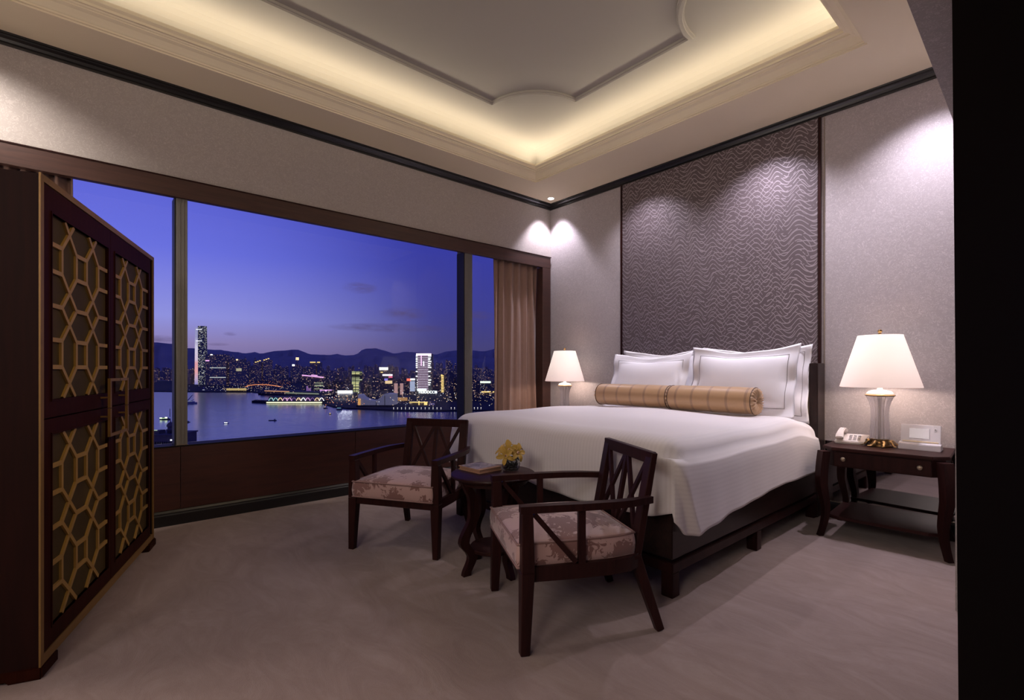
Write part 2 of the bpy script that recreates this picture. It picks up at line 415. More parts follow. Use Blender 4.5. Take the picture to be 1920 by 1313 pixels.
# baseboard
def profile_y(name, prof, y0, y1, x, sgn, mat, parent=None):   # runs along y, prof = (out, z)
    v = [(x + sgn * a, y, z) for y in (y0, y1) for a, z in prof]; n = len(prof)
    f = [(i, (i + 1) % n, n + (i + 1) % n, n + i) for i in range(n)] + [tuple(range(n))[::-1], tuple(range(n, 2 * n))]
    mb = MB(); mb.v = v; mb.f = f; return mb.obj(name, mat, parent)
def profile_x(name, prof, x0, x1, y, sgn, mat, parent=None):
    v = [(x, y + sgn * a, z) for x in (x0, x1) for a, z in prof]; n = len(prof)
    f = [(i, (i + 1) % n, n + (i + 1) % n, n + i) for i in range(n)] + [tuple(range(n))[::-1], tuple(range(n, 2 * n))]
    mb = MB(); mb.v = v; mb.f = f; return mb.obj(name, mat, parent)
bp = [(0, 0), (.034, 0), (.034, .078), (.026, .088), (.026, .096), (.016, .112), (0, .116)]
struct(profile_y('baseboard_left', bp, -7.2, 0, 0.0, 1, M['black']), 'black stepped skirting under the window')
bp2 = [(0, 0), (.022, 0), (.022, .09), (.014, .104), (0, .108)]
struct(profile_x('baseboard_back', bp2, .03, 4.12, 0, -1, M['black']), 'black skirting along the bed wall')
# window: wood surround, panes, mullions
win = struct(MB().box(-.02, .028, -5.6, -.028, 2.492, 2.635).obj('window_1', M['framewood'], bev=.003, seg=1), 'wide picture window in a dark wood surround')
MB().box(-.15, .028, -.172, -.028, .60, 2.491).obj('frame_stile', M['framewood'], win, bev=.003, seg=1)
MB().box(-.15, .034, -5.6, -.020, 2.632, 2.640).obj('frame_bead', M['wood'], win)
def pane(y0, y1): return MB().box(-.150, -.144, y0, y1, .60, 2.6).obj('pane', M['pane'], win)
pane(-5.6, -4.06); pane(-4.04, -1.36); pane(-1.34, -.05)
def mullion(y0, y1, xf):
    m_ = MB().box(-.15, xf, y0, y1, .597, 2.492); m_.box(-.15, -.021, y0, y1, 2.492, 2.6)
    o = m_.obj('mullion', M['alu'], win, bev=.002, seg=1)
    g_ = MB().box(-.14, xf - .004, y0 - .012, y0, .60, 2.5); g_.obj('gasket', M['gasket'], win)
    n_ = int((y1 - y0) / .02)
    for i in range(1, n_):
        yy = y0 + (y1 - y0) * i / n_
        MB().box(xf, xf + .0025, yy - .002, yy + .002, .60, 2.5).obj('rib', M['alu'], win)
    MB().box(xf - .01, xf + .012, y0 - .004, y1 + .004, .594, .603).obj('mullion_foot', M['nickel'], win)
mullion(-4.070, -3.998, .004); mullion(-1.375, -1.272, .004)

# bed wall (y = 0)
wb = struct(MB().box(-.30, 6.5, 0, .2, -.05, 3.9).obj('wall_back', M['wall']), 'bed wall papered in pearl lilac grey')
MB().box(1.150, 3.112, -.020, 0, .9, 3.262).obj('fabric_panel', M['wavefab'], wb, bev=.004, seg=1)
for x in (1.140, 3.122): MB().box(x - .010, x + .010, -.026, 0, .1, 3.262).obj('panel_trim', M['wood'], wb)
MB().box(3.152, 3.155, -.006, 0, .1, 3.262).obj('edge_strip', M['nickel'], wb)
MB().box(3.160, 4.115, -.006, 0, .112, .60).obj('mirror_panel', M['mirror'], wb)
MB().box(3.150, 4.115, -.009, 0, .105, .112).obj('mirror_bead', M['nickel'], wb)
# right and rear walls (out of view, they close the room)
struct(MB().box(4.12, 4.32, -1.37, 0, -.05, 3.9).obj('wall_right', M['wall']))
struct(MB().box(-.30, 6.7, -7.4, -7.2, -.05, 3.9).obj('wall_front', M['wallwin']))
struct(MB().box(6.5, 6.7, -7.2, -1.17, -.05, 3.9).obj('wall_side', M['wall']))
# low lobby ceiling whose edge cuts across the top right
p0 = at(1700, 0, FPX * 1.22 / 693.0); p1 = at(1788, 228, FPX * 1.22 / 465.0)
dx = (p1.x - p0.x) / (p1.y - p0.y)
xa = p1.x + dx * (-7.2 - p1.y); xb = p1.x + dx * (-1.17 - p1.y)
struct(MB().prism([(xa, -7.2), (6.5, -7.2), (6.5, -1.17), (xb, -1.17)], 2.40, 3.9).obj('ceiling_lobby', M['wall']), 'lower papered ceiling over the entrance side')
# dark door leaf close to the camera on the right
a0 = at(1785, 0, 1.5); a1 = at(1797, 1313, 1.5)
dirn = Vector((RT.x, RT.y, 0)); bk = Vector((FW.x, FW.y, 0))
def slant(z):   # left edge at height z
    t_ = (z - a1.z) / (a0.z - a1.z); q = a1 + (a0 - a1) * t_; return Vector((q.x, q.y, z))
mb = MB()
for z in (0.0, 2.399):
    q = slant(z); e1 = q + dirn * .8; mb.v += [q, e1, e1 + bk * .05, q + bk * .05 + dirn * .06]
mb.f = [(0, 3, 2, 1), (4, 5, 6, 7), (0, 1, 5, 4), (1, 2, 6, 5), (2, 3, 7, 6), (3, 0, 4, 7)]
struct(mb.obj('door_1', M['jamb']), 'dark timber door leaf at the right edge of the view')

# cornice
cp = [(0, 3.262), (.016, 3.262), (.016, 3.272), (.028, 3.276), (.034, 3.292), (.046, 3.304), (.050, 3.312), (.062, 3.314), (.066, ZS + .01), (0, ZS + .01)]
struct(profile_y('trim_1', cp, -7.2, 0, 0, 1, M['black']), 'black cornice above the window wall')
struct(profile_x('trim_2', cp, .0, 4.12, 0, -1, M['black']), 'black cornice above the bed wall')

# ceiling : soffit ring, tray crown moulding, cove trough, curved vault, upper ceiling
def ring(r0, z0, r1, z1, mb):
    """quad ring between rectangles r=(x0,x1,y0,y1)"""
    b = len(mb.v)
    for r, z in ((r0, z0), (r1, z1)):
        mb.v += [(r[0], r[2], z), (r[1], r[2], z), (r[1], r[3], z), (r[0], r[3], z)]
    for i in range(4): j = (i + 1) % 4; mb.f.append((b + i, b + j, b + 4 + j, b + 4 + i))
def off(d): return (TX0 - d, TX1 + d, TY0 - d, TY1 + d)
cm = MB()
ring((0, 4.13, -7.2, 0), ZS, off(.125), ZS, cm)
crown = [(.125, ZS), (.125, ZS + .010), (.112, ZS + .012), (.112, ZS + .022), (.105, ZS + .026), (.094, ZS + .038), (.074, ZS + .058), (.050, ZS + .068), (.050, ZS + .074),
         (.040, ZS + .078), (.026, ZS + .098), (.006, ZS + .108), (.0, ZS + .112), (.0, ZS + .135)]
for (a0_, z0), (a1_, z1) in zip(crown, crown[1:]): ring(off(a0_), z0, off(a1_), z1, cm)
tro = [(.0, ZS + .135), (.02, ZS + .135), (.02, ZS + .085), (.31, ZS + .085), (.31, 3.50)]
for i in range(1, 9):
    t_ = i / 8 * PI / 2; tro.append((.31 - .24 * (1 - math.cos(t_)), 3.50 + (ZU - 3.50) * math.sin(t_)))
for (a0_, z0), (a1_, z1) in zip(tro, tro[1:]): ring(off(a0_), z0, off(a1_), z1, cm)
r = off(tro[-1][0]); b0 = len(cm.v); cm.v += [(r[0], r[2], ZU), (r[1], r[2], ZU), (r[1], r[3], ZU), (r[0], r[3], ZU)]; cm.f.append((b0, b0 + 1, b0 + 2, b0 + 3))
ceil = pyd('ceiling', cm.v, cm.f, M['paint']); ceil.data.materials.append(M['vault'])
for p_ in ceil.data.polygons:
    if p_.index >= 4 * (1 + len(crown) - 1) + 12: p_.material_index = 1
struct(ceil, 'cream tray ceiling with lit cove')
struct(MB().box(-.3, 6.7, -7.4, .2, 3.9, 4.0).obj('ceiling_slab', M['paint']))
# raised bead with concave quarter-round corners on the upper ceiling
X0, X1, Y0, Y1, RR = .90, 3.15, -6.0, -1.146, .55
pts = []
def arc(cx, cy, a0_, a1_, n=14):
    for i in range(n + 1):
        t_ = a0_ + (a1_ - a0_) * i / n; pts.append((cx + RR * math.cos(t_), cy + RR * math.sin(t_), ZU - .012))
arc(X0, Y1, -PI / 2, 0); arc(X1, Y1, PI, 1.5 * PI); arc(X1, Y0, PI / 2, PI); arc(X0, Y0, 0, PI / 2)
sec = [(-.030, .014), (-.030, -.002), (-.018, -.006), (-.016, -.018), (.010, -.020), (.014, -.008), (.024, -.006), (.024, .014)]
MB().sweep(pts, sec, closed=True).obj('ceiling_bead', M['vault'], ceil)

# downlights in the soffit
M['lens'] = emis('downlight_lens', (1, .97, .95), 9, sample=False)
LBL = {0: 'small round lit ceiling downlight in the far room corner', 1: 'round ceiling downlight above the left half of the wave panel', 2: 'round ceiling downlight above the right half of the wave panel',
       3: 'round ceiling downlight above the right bedside table', 4: 'round ceiling downlight above the tall cabinet by the window wall', 5: 'round ceiling downlight at the rear end of the window wall', 6: 'added unseen accent spot aimed at the tall cabinet', 7: 'round ceiling downlight at the rear of the entrance side'}
for i, (x, y, p, aim) in enumerate(DOWN):
    if i in (1, 2, 3, 6): continue
    x_ = min(x, 3.96)
    t = thing('ceiling_downlight', LBL[i], 'downlight', (x_, y, ZS), 0, 'recessed downlights')
    MB().lathe([(.046, -.004), (.046, .002), (.036, .002), (.036, -.004)], 28).obj('trim_ring', M['plasticw'], t, True)
    MB().lathe([(.001, -.008), (.036, -.007), (.040, .001), (.001, .001)], 24).obj('lens', M['lens'], t)
# ================================================================== OUTSIDE
exec_city = True
SEA = -100.0
HE = EYE - SEA
def sea(px, py):               # point on the water / quay level
    D = FPX * HE / (py - HY); p = at(px, py, D); return Vector((p.x, p.y, SEA))
# water
m, k, b = newmat('harbour_water'); v = k.coord()
b.inputs['Base Color'].default_value = (.08, .09, .13, 1); b.inputs['Roughness'].default_value = .19; b.inputs['Specular IOR Level'].default_value = .9
nz = k.noise(k.scalev(v, (.010, .010, .01)), 1.0, 5, .6); nz2 = k.noise(k.scalev(v, (.09, .09, .09)), 1.0, 3, .6)
bump(k, b, k.math('ADD', k.math('MULTIPLY', nz, 3.0), nz2), .15, 2.0)
M['water'] = m
struct(MB().prism([tuple(at(px, 700, D).to_2d()) for px, D in ((-1500, 200), (2600, 200), (5200, 14000), (-3600, 14000))], SEA - 5, SEA).obj('harbour_water', M['water']), 'blue evening harbour water beyond the window')
# land
M['land'] = simple('shore_ground', (.03, .03, .04), .9, 0, .5, .02, 0)
outl = [(150, 733), (330, 735.5), (470, 736), (495, 739), (560, 742), (600, 756), (625, 764), (650, 767), (700, 768.5), (745, 771), (800, 772), (900, 771), (1000, 774), (1150, 778)]
poly = [tuple(sea(*p).to_2d()) for p in outl]
poly += [tuple(at(1300, 700, 9000).to_2d()), tuple(at(325, 700, 9000).to_2d()), tuple(at(322, 700, 4200).to_2d()), tuple(at(200, 700, 4200).to_2d())]
struct(MB().prism(poly, SEA - 4, SEA + 3).obj('shore_land', M['land']), 'dark waterfront land carrying the city')
poly = [tuple(at(px, 700, D).to_2d()) for px, D in ((100, 6200), (330, 6200), (330, 9000), (100, 9000))]
struct(MB().prism(poly, SEA - 4, SEA + 3).obj('far_shore_land', M['land']))
# mountains
def mountain(name, prof, D, depth, mat, label):
    vs, fs = [], []; n = 0; pp = []
    for (xa_, ya), (xb_, yb) in zip(prof, prof[1:]):
        st = max(1, int((xb_ - xa_) / 6))
        for i in range(st):
            t_ = i / st; t2 = (1 - math.cos(PI * t_)) / 2
            pp.append((xa_ + (xb_ - xa_) * t_, ya + (yb - ya) * t2 + random.uniform(-.35, .35)))
    pp.append(prof[-1])
    for x, y in pp:
        top = at(x, y, D)
        for fr, hh in ((-1, 0), (-.6, .35), (-.3, .72), (0, 1.0), (.5, .6), (1, 0)):
            q = at(x, 700, D + depth * fr) + Vector((random.uniform(-60, 60), 0, 0)) * (1 if abs(fr) in (.6, .3) else 0)
            vs.append((q.x, q.y, SEA + (top.z - SEA) * hh * (1 if hh in (0, 1) else random.uniform(.85, 1.12))))
    for i in range(len(pp) - 1):
        for j in range(5): fs.append((i * 6 + j, (i + 1) * 6 + j, (i + 1) * 6 + j + 1, i * 6 + j + 1))
    return struct(pyd(name, vs, fs, mat, None, True), label)
M['hill'] = simple('hazy_hill', (.60, .55, .46), 1.0, 0, .25, .002, 0, spec=0)  # pale colour puts the distance haze into the hill surface
ridge = [(100, 640), (230, 636), (289, 642), (322, 645), (350, 653), (408, 656), (440, 660), (461, 663), (478, 660), (487, 663), (521, 658), (553, 655.7), (589, 665), (620, 666), (632, 664),
         (648, 667), (663, 666), (686, 654), (705, 653), (722, 658), (737, 663), (762, 660), (779, 661), (819, 665), (836, 659), (859, 657), (886, 657), (905, 659), (941, 652), (1010, 648), (1100, 655)]
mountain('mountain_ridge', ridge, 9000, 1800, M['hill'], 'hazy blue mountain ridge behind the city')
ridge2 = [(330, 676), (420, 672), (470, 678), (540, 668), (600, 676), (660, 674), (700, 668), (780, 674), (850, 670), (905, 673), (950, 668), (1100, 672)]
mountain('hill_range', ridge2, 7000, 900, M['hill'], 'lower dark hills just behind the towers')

# window-light material for far towers
def citymat(name, body, lit, ratio, strength, cell=(5, 5, 4.2), band=0.0):
    m, k, b = newmat(name); v = k.coord(); oi = k.add('ShaderNodeObjectInfo').outputs['Random']
    sc = k.add('ShaderNodeVectorMath', operation='DIVIDE'); k.put(sc.inputs[0], v); sc.inputs[1].default_value = cell
    fl = k.add('ShaderNodeVectorMath', operation='FLOOR'); k.put(fl.inputs[0], sc.outputs[0])
    ad = k.add('ShaderNodeVectorMath', operation='ADD'); k.put(ad.inputs[0], fl.outputs[0]); k.put(ad.inputs[1], k.comb(k.math('MULTIPLY', oi, 91.0), k.math('MULTIPLY', oi, 53.0), 0.0))
    wn = k.add('ShaderNodeTexWhiteNoise'); k.put(wn.inputs[0], ad.outputs[0])
    on = k.math('GREATER_THAN', wn.outputs['Value'], 1 - ratio)
    nm = k.sep(k.add('ShaderNodeNewGeometry').outputs['Normal']); side = k.math('LESS_THAN', k.math('ABSOLUTE', nm[2]), .5)
    fr = k.add('ShaderNodeVectorMath', operation='FRACTION'); k.put(fr.inputs[0], sc.outputs[0]); fz = k.sep(fr.outputs[0])[2]
    on = k.math('MULTIPLY', k.math('MULTIPLY', on, side), k.math('LESS_THAN', fz, .7))
    cs = k.sep(wn.outputs['Color']); c = k.ramp(cs[0], lit)
    st = k.math('MULTIPLY', on, k.math('MULTIPLY', k.math('POWER', cs[1], 2.0), strength))
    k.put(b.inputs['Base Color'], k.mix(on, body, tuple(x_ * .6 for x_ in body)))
    b.inputs['Roughness'].default_value = .7; k.put(b.inputs['Emission Color'], c); k.put(b.inputs['Emission Strength'], st)
    m.cycles.emission_sampling = 'NONE'
    return m
warm = [(0, (1, .72, .45)), (.3, (1, .88, .7)), (.6, (.8, .9, 1)), (.85, (1, .85, .6)), (1, (1, .5, .35))]
M['far'] = citymat('tower_far_hazed', (.34, .30, .30), warm, .13, .55)  # body paled, distance haze mixed into its colour
M['mid'] = citymat('tower_mid_hazed', (.32, .30, .28), warm, .11, .6)  # mid-distance haze also painted into the body colour
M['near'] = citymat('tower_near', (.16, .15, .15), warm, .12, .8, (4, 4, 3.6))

def tower_mesh(name, w_, d_, h_, style):
    mb = MB()
    if style == 0: mb.box(-w_ / 2, w_ / 2, -d_ / 2, d_ / 2, 0, h_); mb.box(-w_ / 4, w_ / 4, -d_ / 4, d_ / 4, h_, h_ + 6)
    elif style == 1:
        mb.box(-w_ / 2, w_ / 2, -d_ / 5, d_ / 5, 0, h_); mb.box(-w_ / 5, w_ / 5, -d_ / 2, d_ / 2, 0, h_); mb.box(-w_ / 8, w_ / 8, -d_ / 8, d_ / 8, h_, h_ + 9)
    elif style == 2: mb.box(-w_ / 2, w_ / 2, -d_ / 2, d_ / 2, 0, h_ * .86); mb.box(-w_ * .38, w_ * .38, -d_ * .38, d_ * .38, h_ * .86, h_); mb.box(-1, 1, -1, 1, h_, h_ + 12)
    else: mb.box(-w_ / 2, -w_ * .08, -d_ / 2, d_ / 2, 0, h_); mb.box(w_ * .08, w_ / 2, -d_ / 2, d_ / 2, 0, h_ * .93); mb.box(-w_ * .08, w_ * .08, -d_ / 3, d_ / 3, 0, h_ * .9)
    me = bpy.data.meshes.new(name); me.from_pydata(mb.v, [], mb.f); me.update()
    return me
protos = {}
for row, mt in (('far', M['far']), ('mid', M['mid']), ('near', M['near'])):
    protos[row] = []
    for s_ in range(4):
        for h_ in (60, 85, 110):
            me = tower_mesh('tower_block', 34 if s_ != 3 else 46, 30, h_, s_); me.materials.append(mt); protos[row].append((me, h_))
env = [(280, 690), (330, 686), (362, 684), (386, 668), (400, 666), (428, 664), (445, 672), (470, 674), (500, 684), (560, 686), (590, 684), (640, 688), (680, 688), (700, 682), (740, 686), (790, 688), (815, 680), (840, 676), (862, 678), (884, 682), (915, 690), (950, 692), (1000, 690)]
def envy(x):
    for (a_, ya), (b__, yb) in zip(env, env[1:]):
        if a_ <= x <= b__: return ya + (yb - ya) * (x - a_) / (b__ - a_)
    return 690
rows = [('far', 5200, 96, 0.0, 'distant apartment tower in the hazy back row of the skyline', 'hazy towers in the back rows of the city', 'far skyline tower', 4.6),
        ('mid', 3400, 104, 9.0, 'dark tower speckled with lit windows in the middle of the city', 'window-lit towers in the middle rows of the city', 'tower', 5.6),
        ('near', 2250, 120, 26.0, 'low dark block with lit windows behind the waterfront', 'dark blocks behind the waterfront', 'block', 7.5)]
LM = [(365, 384, 3200), (385, 424, 3150), (430, 456, 3100), (477, 507, 4300), (547, 560, 4300), (566, 609, 2900), (599, 628, 2000), (633, 662, 1800), (659, 675, 2200), (711, 737, 2400), (738, 758, 1800),
      (762, 812, 2200), (824, 836, 2200), (899, 937, 2400), (670, 745, 1500), (452, 552, 2950)]
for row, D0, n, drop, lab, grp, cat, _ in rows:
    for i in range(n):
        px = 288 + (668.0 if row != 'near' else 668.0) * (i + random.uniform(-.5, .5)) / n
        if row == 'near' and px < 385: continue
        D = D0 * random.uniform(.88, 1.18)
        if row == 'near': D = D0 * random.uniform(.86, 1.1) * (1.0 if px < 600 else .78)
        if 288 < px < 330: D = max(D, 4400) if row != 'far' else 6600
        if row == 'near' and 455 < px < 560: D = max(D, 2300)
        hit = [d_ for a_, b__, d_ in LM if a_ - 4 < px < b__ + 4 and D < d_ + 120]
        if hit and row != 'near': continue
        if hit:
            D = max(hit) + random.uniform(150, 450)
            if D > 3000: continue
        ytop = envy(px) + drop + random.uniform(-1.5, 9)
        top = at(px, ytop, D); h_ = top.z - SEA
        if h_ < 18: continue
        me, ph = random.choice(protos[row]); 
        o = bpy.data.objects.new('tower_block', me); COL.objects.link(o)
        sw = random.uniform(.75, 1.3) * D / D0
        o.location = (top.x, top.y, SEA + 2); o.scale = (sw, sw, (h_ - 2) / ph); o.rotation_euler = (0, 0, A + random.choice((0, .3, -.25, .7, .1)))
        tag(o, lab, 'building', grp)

# ---- landmark buildings
def fbox(px0, px1, y0, y1, D, depth, name, mat, parent=None, rz=0.0):
    """box facing the harbour, spanning pixels px0..px1, from y0 (top) to y1 (bottom) at distance D"""
    a_ = at(px0, y0, D); c_ = at(px1, y1, D); w_ = (px1 - px0) * D / FPX
    mid = (a_ + c_) / 2; h_ = a_.z - c_.z
    o = MB().box(-w_ / 2, w_ / 2, 0, depth, 0, h_).obj(name, mat, parent)
    return o, Vector((mid.x, mid.y, c_.z))
def building(name, label, px0, px1, ytop, D, depth, mat, cat='building', base=None, rz=0.0, group=None):
    p = at((px0 + px1) / 2, ytop, D); b0_ = SEA + 2
    t = thing(name, label, cat, (p.x, p.y, b0_), A + rz, group); w_ = (px1 - px0) * D / FPX; h_ = p.z - b0_
    MB().box(-w_ / 2, w_ / 2, 0, depth, 0, h_).obj('tower_body', mat, t)
    t['w'] = w_; t['h'] = h_; t['D'] = D; t['cx'] = (px0 + px1) / 2
    return t
def onb(t, name, px0, px1, y0, y1, mat, proud=1.5):
    D = t['D']; x0 = (px0 - t['cx']) * D / FPX; x1 = (px1 - t['cx']) * D / FPX
    z1 = EYE - (y0 - HY) * D / FPX - t.location.z; z0 = EYE - (y1 - HY) * D / FPX - t.location.z
    return MB().box(x0, x1, -proud, .5, z0, z1).obj(name, mat, t)
def E(name, col, s_, smp=False): return emis(name, col, s_, sample=smp)
Ewhite = E('sign_white', (.9, .93, 1), 2.2); Epink = E('neon_pink', (.95, .5, .95), 1.1); Eviolet = E('neon_violet', (.5, .25, .75), .55)
Eyel = E('light_yellow', (1, .72, .25), 1.1); Ered = E('light_red', (1, .16, .1), 1.3); Ewarm = E('light_warm', (1, .72, .42), 1.5)
Ecyan = E('light_cyan', (.45, .9, .95), .9); Eorange = E('light_orange', (1, .35, .14), .75); Egrn = E('light_green', (.6, .95, .4), .9)
# tall supertower with lit left face and dark chequered right face
m, k, b = newmat('supertower_lit_face'); z = k.sep(k.coord())[2]
c = k.ramp(k.math('DIVIDE', z, 390.0), [(0, (.25, .25, .6)), (.1, (.6, .45, .65)), (.22, (.9, .42, .42)), (.36, (.85, .4, .42)), (.42, (.75, .6, .75)), (.62, (.72, .68, .85)), (.8, (.36, .36, .6)), (1, (.32, .33, .6))])
n_ = k.noise(k.scalev(k.coord(), (.2, .2, .35)), 1, 2)
k.put(b.inputs['Emission Color'], c); k.put(b.inputs['Emission Strength'], k.math('ADD', .55, k.math('MULTIPLY', n_, .6))); b.inputs['Base Color'].default_value = (.05, .05, .08, 1); m.cycles.emission_sampling = 'NONE'
M['st_lit'] = m
M['st_dark'] = citymat('supertower_dark', (.14, .15, .22), [(0, (.6, .9, .85)), (.5, (.85, .95, 1)), (1, (1, .95, .7))], .5, .65, (5, 5, 5))
t = thing('glass_supertower', 'tallest slender skyscraper with pale pink lit face, left of the skyline', 'skyscraper', tuple(at(374.5, 722, 3200).to_2d()) + (SEA + 2,), A)
u = 3200 / FPX; hT = 384
mb = MB(); 
def stp(x0a, x1a, x0b, x1b, d_, z0, z1):
    q = MB(); q.v = [(x0a, 0, z0), (x1a, -d_, z0), (x1a, d_, z0), (x0a, d_, z0), (x0b, 0, z1), (x1b, -d_ * .9, z1), (x1b, d_, z1), (x0b, d_, z1)]
    q.f = [(3, 2, 1, 0), (4, 5, 6, 7), (0, 1, 5, 4), (1, 2, 6, 5), (2, 3, 7, 6), (3, 0, 4, 7)]; return q
stp(-9.8 * u, -1.5 * u, -8.8 * u, -2 * u, 10, 0, 375).obj('lit_face', M['st_lit'], t)
q = MB(); q.v = [(-1.5 * u, -10, 0), (9.5 * u, 0, 0), (9.5 * u, 30, 0), (-1.5 * u, 30, 0), (-2 * u, -9, hT), (8.6 * u, 0, hT), (8.6 * u, 28, hT), (-2 * u, 28, hT)]
q.f = [(3, 2, 1, 0), (4, 5, 6, 7), (0, 1, 5, 4), (1, 2, 6, 5), (2, 3, 7, 6), (3, 0, 4, 7)]; q.obj('dark_face', M['st_dark'], t)
for zz in (285, 360): MB().box(-5 * u, 6 * u, -11.5, -9, zz, zz + 2).obj('light_band', Ewhite, t)
# block cluster right of it
t = building('dark_tower_pair', 'dark slim tower with a pink lit crown beside the tallest skyscraper', 385, 393, 664, 3100, 30, M['mid'])
onb(t, 'crown_light', 385.5, 392.5, 675.5, 677.5, Epink)
t = building('estate_block', 'wide dark block with two rows of white lights right of the tallest skyscraper', 393, 424, 665, 3000, 40, M['mid'])
onb(t, 'light_row', 393.5, 423.5, 689.3, 690.4, E('row_white', (.8, .9, .9), .7)); onb(t, 'light_row', 393.5, 423.5, 707.4, 708.5, E('row_white2', (.8, .9, .9), .7)); onb(t, 'roof_light', 395, 398.5, 664.5, 666, Ewhite, 3)
t = building('estate_block', 'dark residential block with a lit arched crown, left part of the skyline', 430, 456, 674, 3000, 40, M['mid'])
for q_ in ((443, 453, 691, 696),): onb(t, 'arch_light', *q_, E('arch_glow', (.75, .7, .45), .5))
onb(t, 'roof_light', 443, 446, 673.5, 676, Ewarm)
for nm_, x0, x1, yt, ly in (('slope_tower', 477, 490, 676, Eyel), ('slope_tower', 493, 507, 672, Eyel)):
    t = building(nm_, 'tower with a stepped yellow lit roofline, %s of the yellow roofed pair' % ('left' if x0 == 477 else 'right'), x0, x1, yt + 3, 4300, 40, M['far'])
    for i in range(3): onb(t, 'roof_light', x0 + 1 + i * 4, x0 + 4 + i * 4, yt + 2.5 - i * 1.3, yt + 4 - i * 1.3, ly)
t = building('pointed_tower', 'thin tower with a white bead light left of the orange topped spire', 547, 552, 684, 3600, 30, M['far']); onb(t, 'bead_light', 548, 552.5, 683.5, 686.5, Ewhite)
t = building('spire_tower', 'tower under an orange glowing orb above the skyline', 552.5, 560, 684, 4300, 30, M['far'])
onb(t, 'mast', 556.5, 557.5, 672, 684, M['far']); onb(t, 'orb_light', 554.8, 560.2, 670.5, 675.5, Ewarm)
for x0, x1 in ((581, 592), (594.5, 600.5)):
    t = building('capped_tower', 'dark tower with a flat yellow lit cap, %s of two' % ('wider left one' if x0 == 581 else 'narrower right one'), x0, x1, 680, 2900, 30, M['mid']); onb(t, 'cap_light', x0 + .5, x1 - .5, 678.6, 680.3, Eyel, 3)
t = building('harbour_hotel', 'dark harbour tower block topped by angled pink neon lines', 566, 609, 704.5, 2150, 50, M['near'])
q1 = MB().bar((-20.5 * 2150 / FPX, -3, t['h'] + 2), (19.5 * 2150 / FPX, -3, t['h'] - 8), 4, 4, side=(0, 1, 0)).obj('neon_line', Epink, t)
MB().bar((-3 * 2150 / FPX, -3, t['h'] + 3), (8 * 2150 / FPX, -3, t['h'] + 1), 3, 3, side=(0, 1, 0)).obj('neon_line', Epink, t)
for x0, x1, y0, y1 in ((575, 577, 724, 738), (578.5, 579.8, 728, 739), (581.5, 582.8, 728, 739)): onb(t, 'violet_strip', x0, x1, y0, y1, Eviolet)
for y0 in (718, 722, 723.5, 729): onb(t, 'floor_light', 589 + (y0 % 3), 606, y0, y0 + .9, E('floor_pale_%d' % int(y0 * 10), (.85, .95, .65), .45))
t = building('violet_block', 'low block outlined in violet and pink light on the waterfront', 599, 628, 731, 1900, 50, M['near'])
onb(t, 'neon_line', 600, 622, 731, 732.3, Epink, 3); onb(t, 'neon_column', 600.5, 603, 732, 744, Eviolet, 3); onb(t, 'neon_column', 610, 612.5, 732, 746, Epink, 3)
t = building('billboard_block', 'waterfront block with a long brilliant white rooftop billboard', 633, 662, 737.5, 1650, 50, M['near'])
onb(t, 'billboard', 634, 660.5, 733, 737, E('billboard_white', (.88, .92, 1), 12, True), 4)
M['grn'] = citymat('yellow_green_tower', (.10, .11, .07), [(0, (.75, .8, .35)), (.6, (.9, .85, .4)), (1, (.8, .9, .6))], .9, .75, (60, 60, 5))
t = building('yellow_lit_tower', 'tower lit yellow green floor by floor, centre of the skyline', 659.5, 674.5, 696.5, 2000, 34, M['grn'])
onb(t, 'plant_floor', 659.2, 674.8, 703.5, 705.5, M['dark']); onb(t, 'joint', 666.6, 667.4, 697, 738, M['dark'], 3)
YG = [E('floor_yellow_green', (.62, .68, .36), .5), E('floor_bright_yellow', (.85, .82, .38), .75), E('floor_dim_green', (.42, .46, .30), .35)]
for i in range(16):
    y0 = 697 + i * 2.55
    if 702.4 < y0 + 1.2 < 706: continue
    onb(t, 'lit_floor', 660, 674.2, y0, y0 + 2.0, YG[(i * 7 + i // 3) % 3], 2.2)
t = building('sign_tower', 'tower with a white rooftop sign and coloured video screens', 711, 736, 689, 2300, 40, M['near'])
onb(t, 'roof_sign', 711.5, 727.5, 689, 694, E('sign_white2', (1, .97, 1), 1.6), 3)
onb(t, 'screen', 717.5, 736, 702, 705, E('screen_lilac', (.9, .8, 1), 1.4), 3); onb(t, 'screen', 729, 736, 705.6, 708.5, E('screen_red', (.9, .15, .3), .8), 3)
onb(t, 'screen', 721, 727, 710, 714, E('screen_blue', (.3, .25, .9), .8), 3); onb(t, 'screen', 722.5, 735.5, 714, 719.5, E('screen_amber', (1, .72, .4), .8), 3); onb(t, 'screen', 714, 718, 697.5, 699, Eyel, 3)
for x0, x1 in ((739, 746), (750, 756.5)):
    t = building('pink_slab', 'narrow pink lit slab block, %s of the twin slabs' % ('left' if x0 == 739 else 'right'), x0, x1, 718.5, 1700, 25, M['near']); onb(t, 'lit_facade', x0 + .3, x1 - .3, 719, 740, E('pink_facade', (.62, .36, .36), .62))
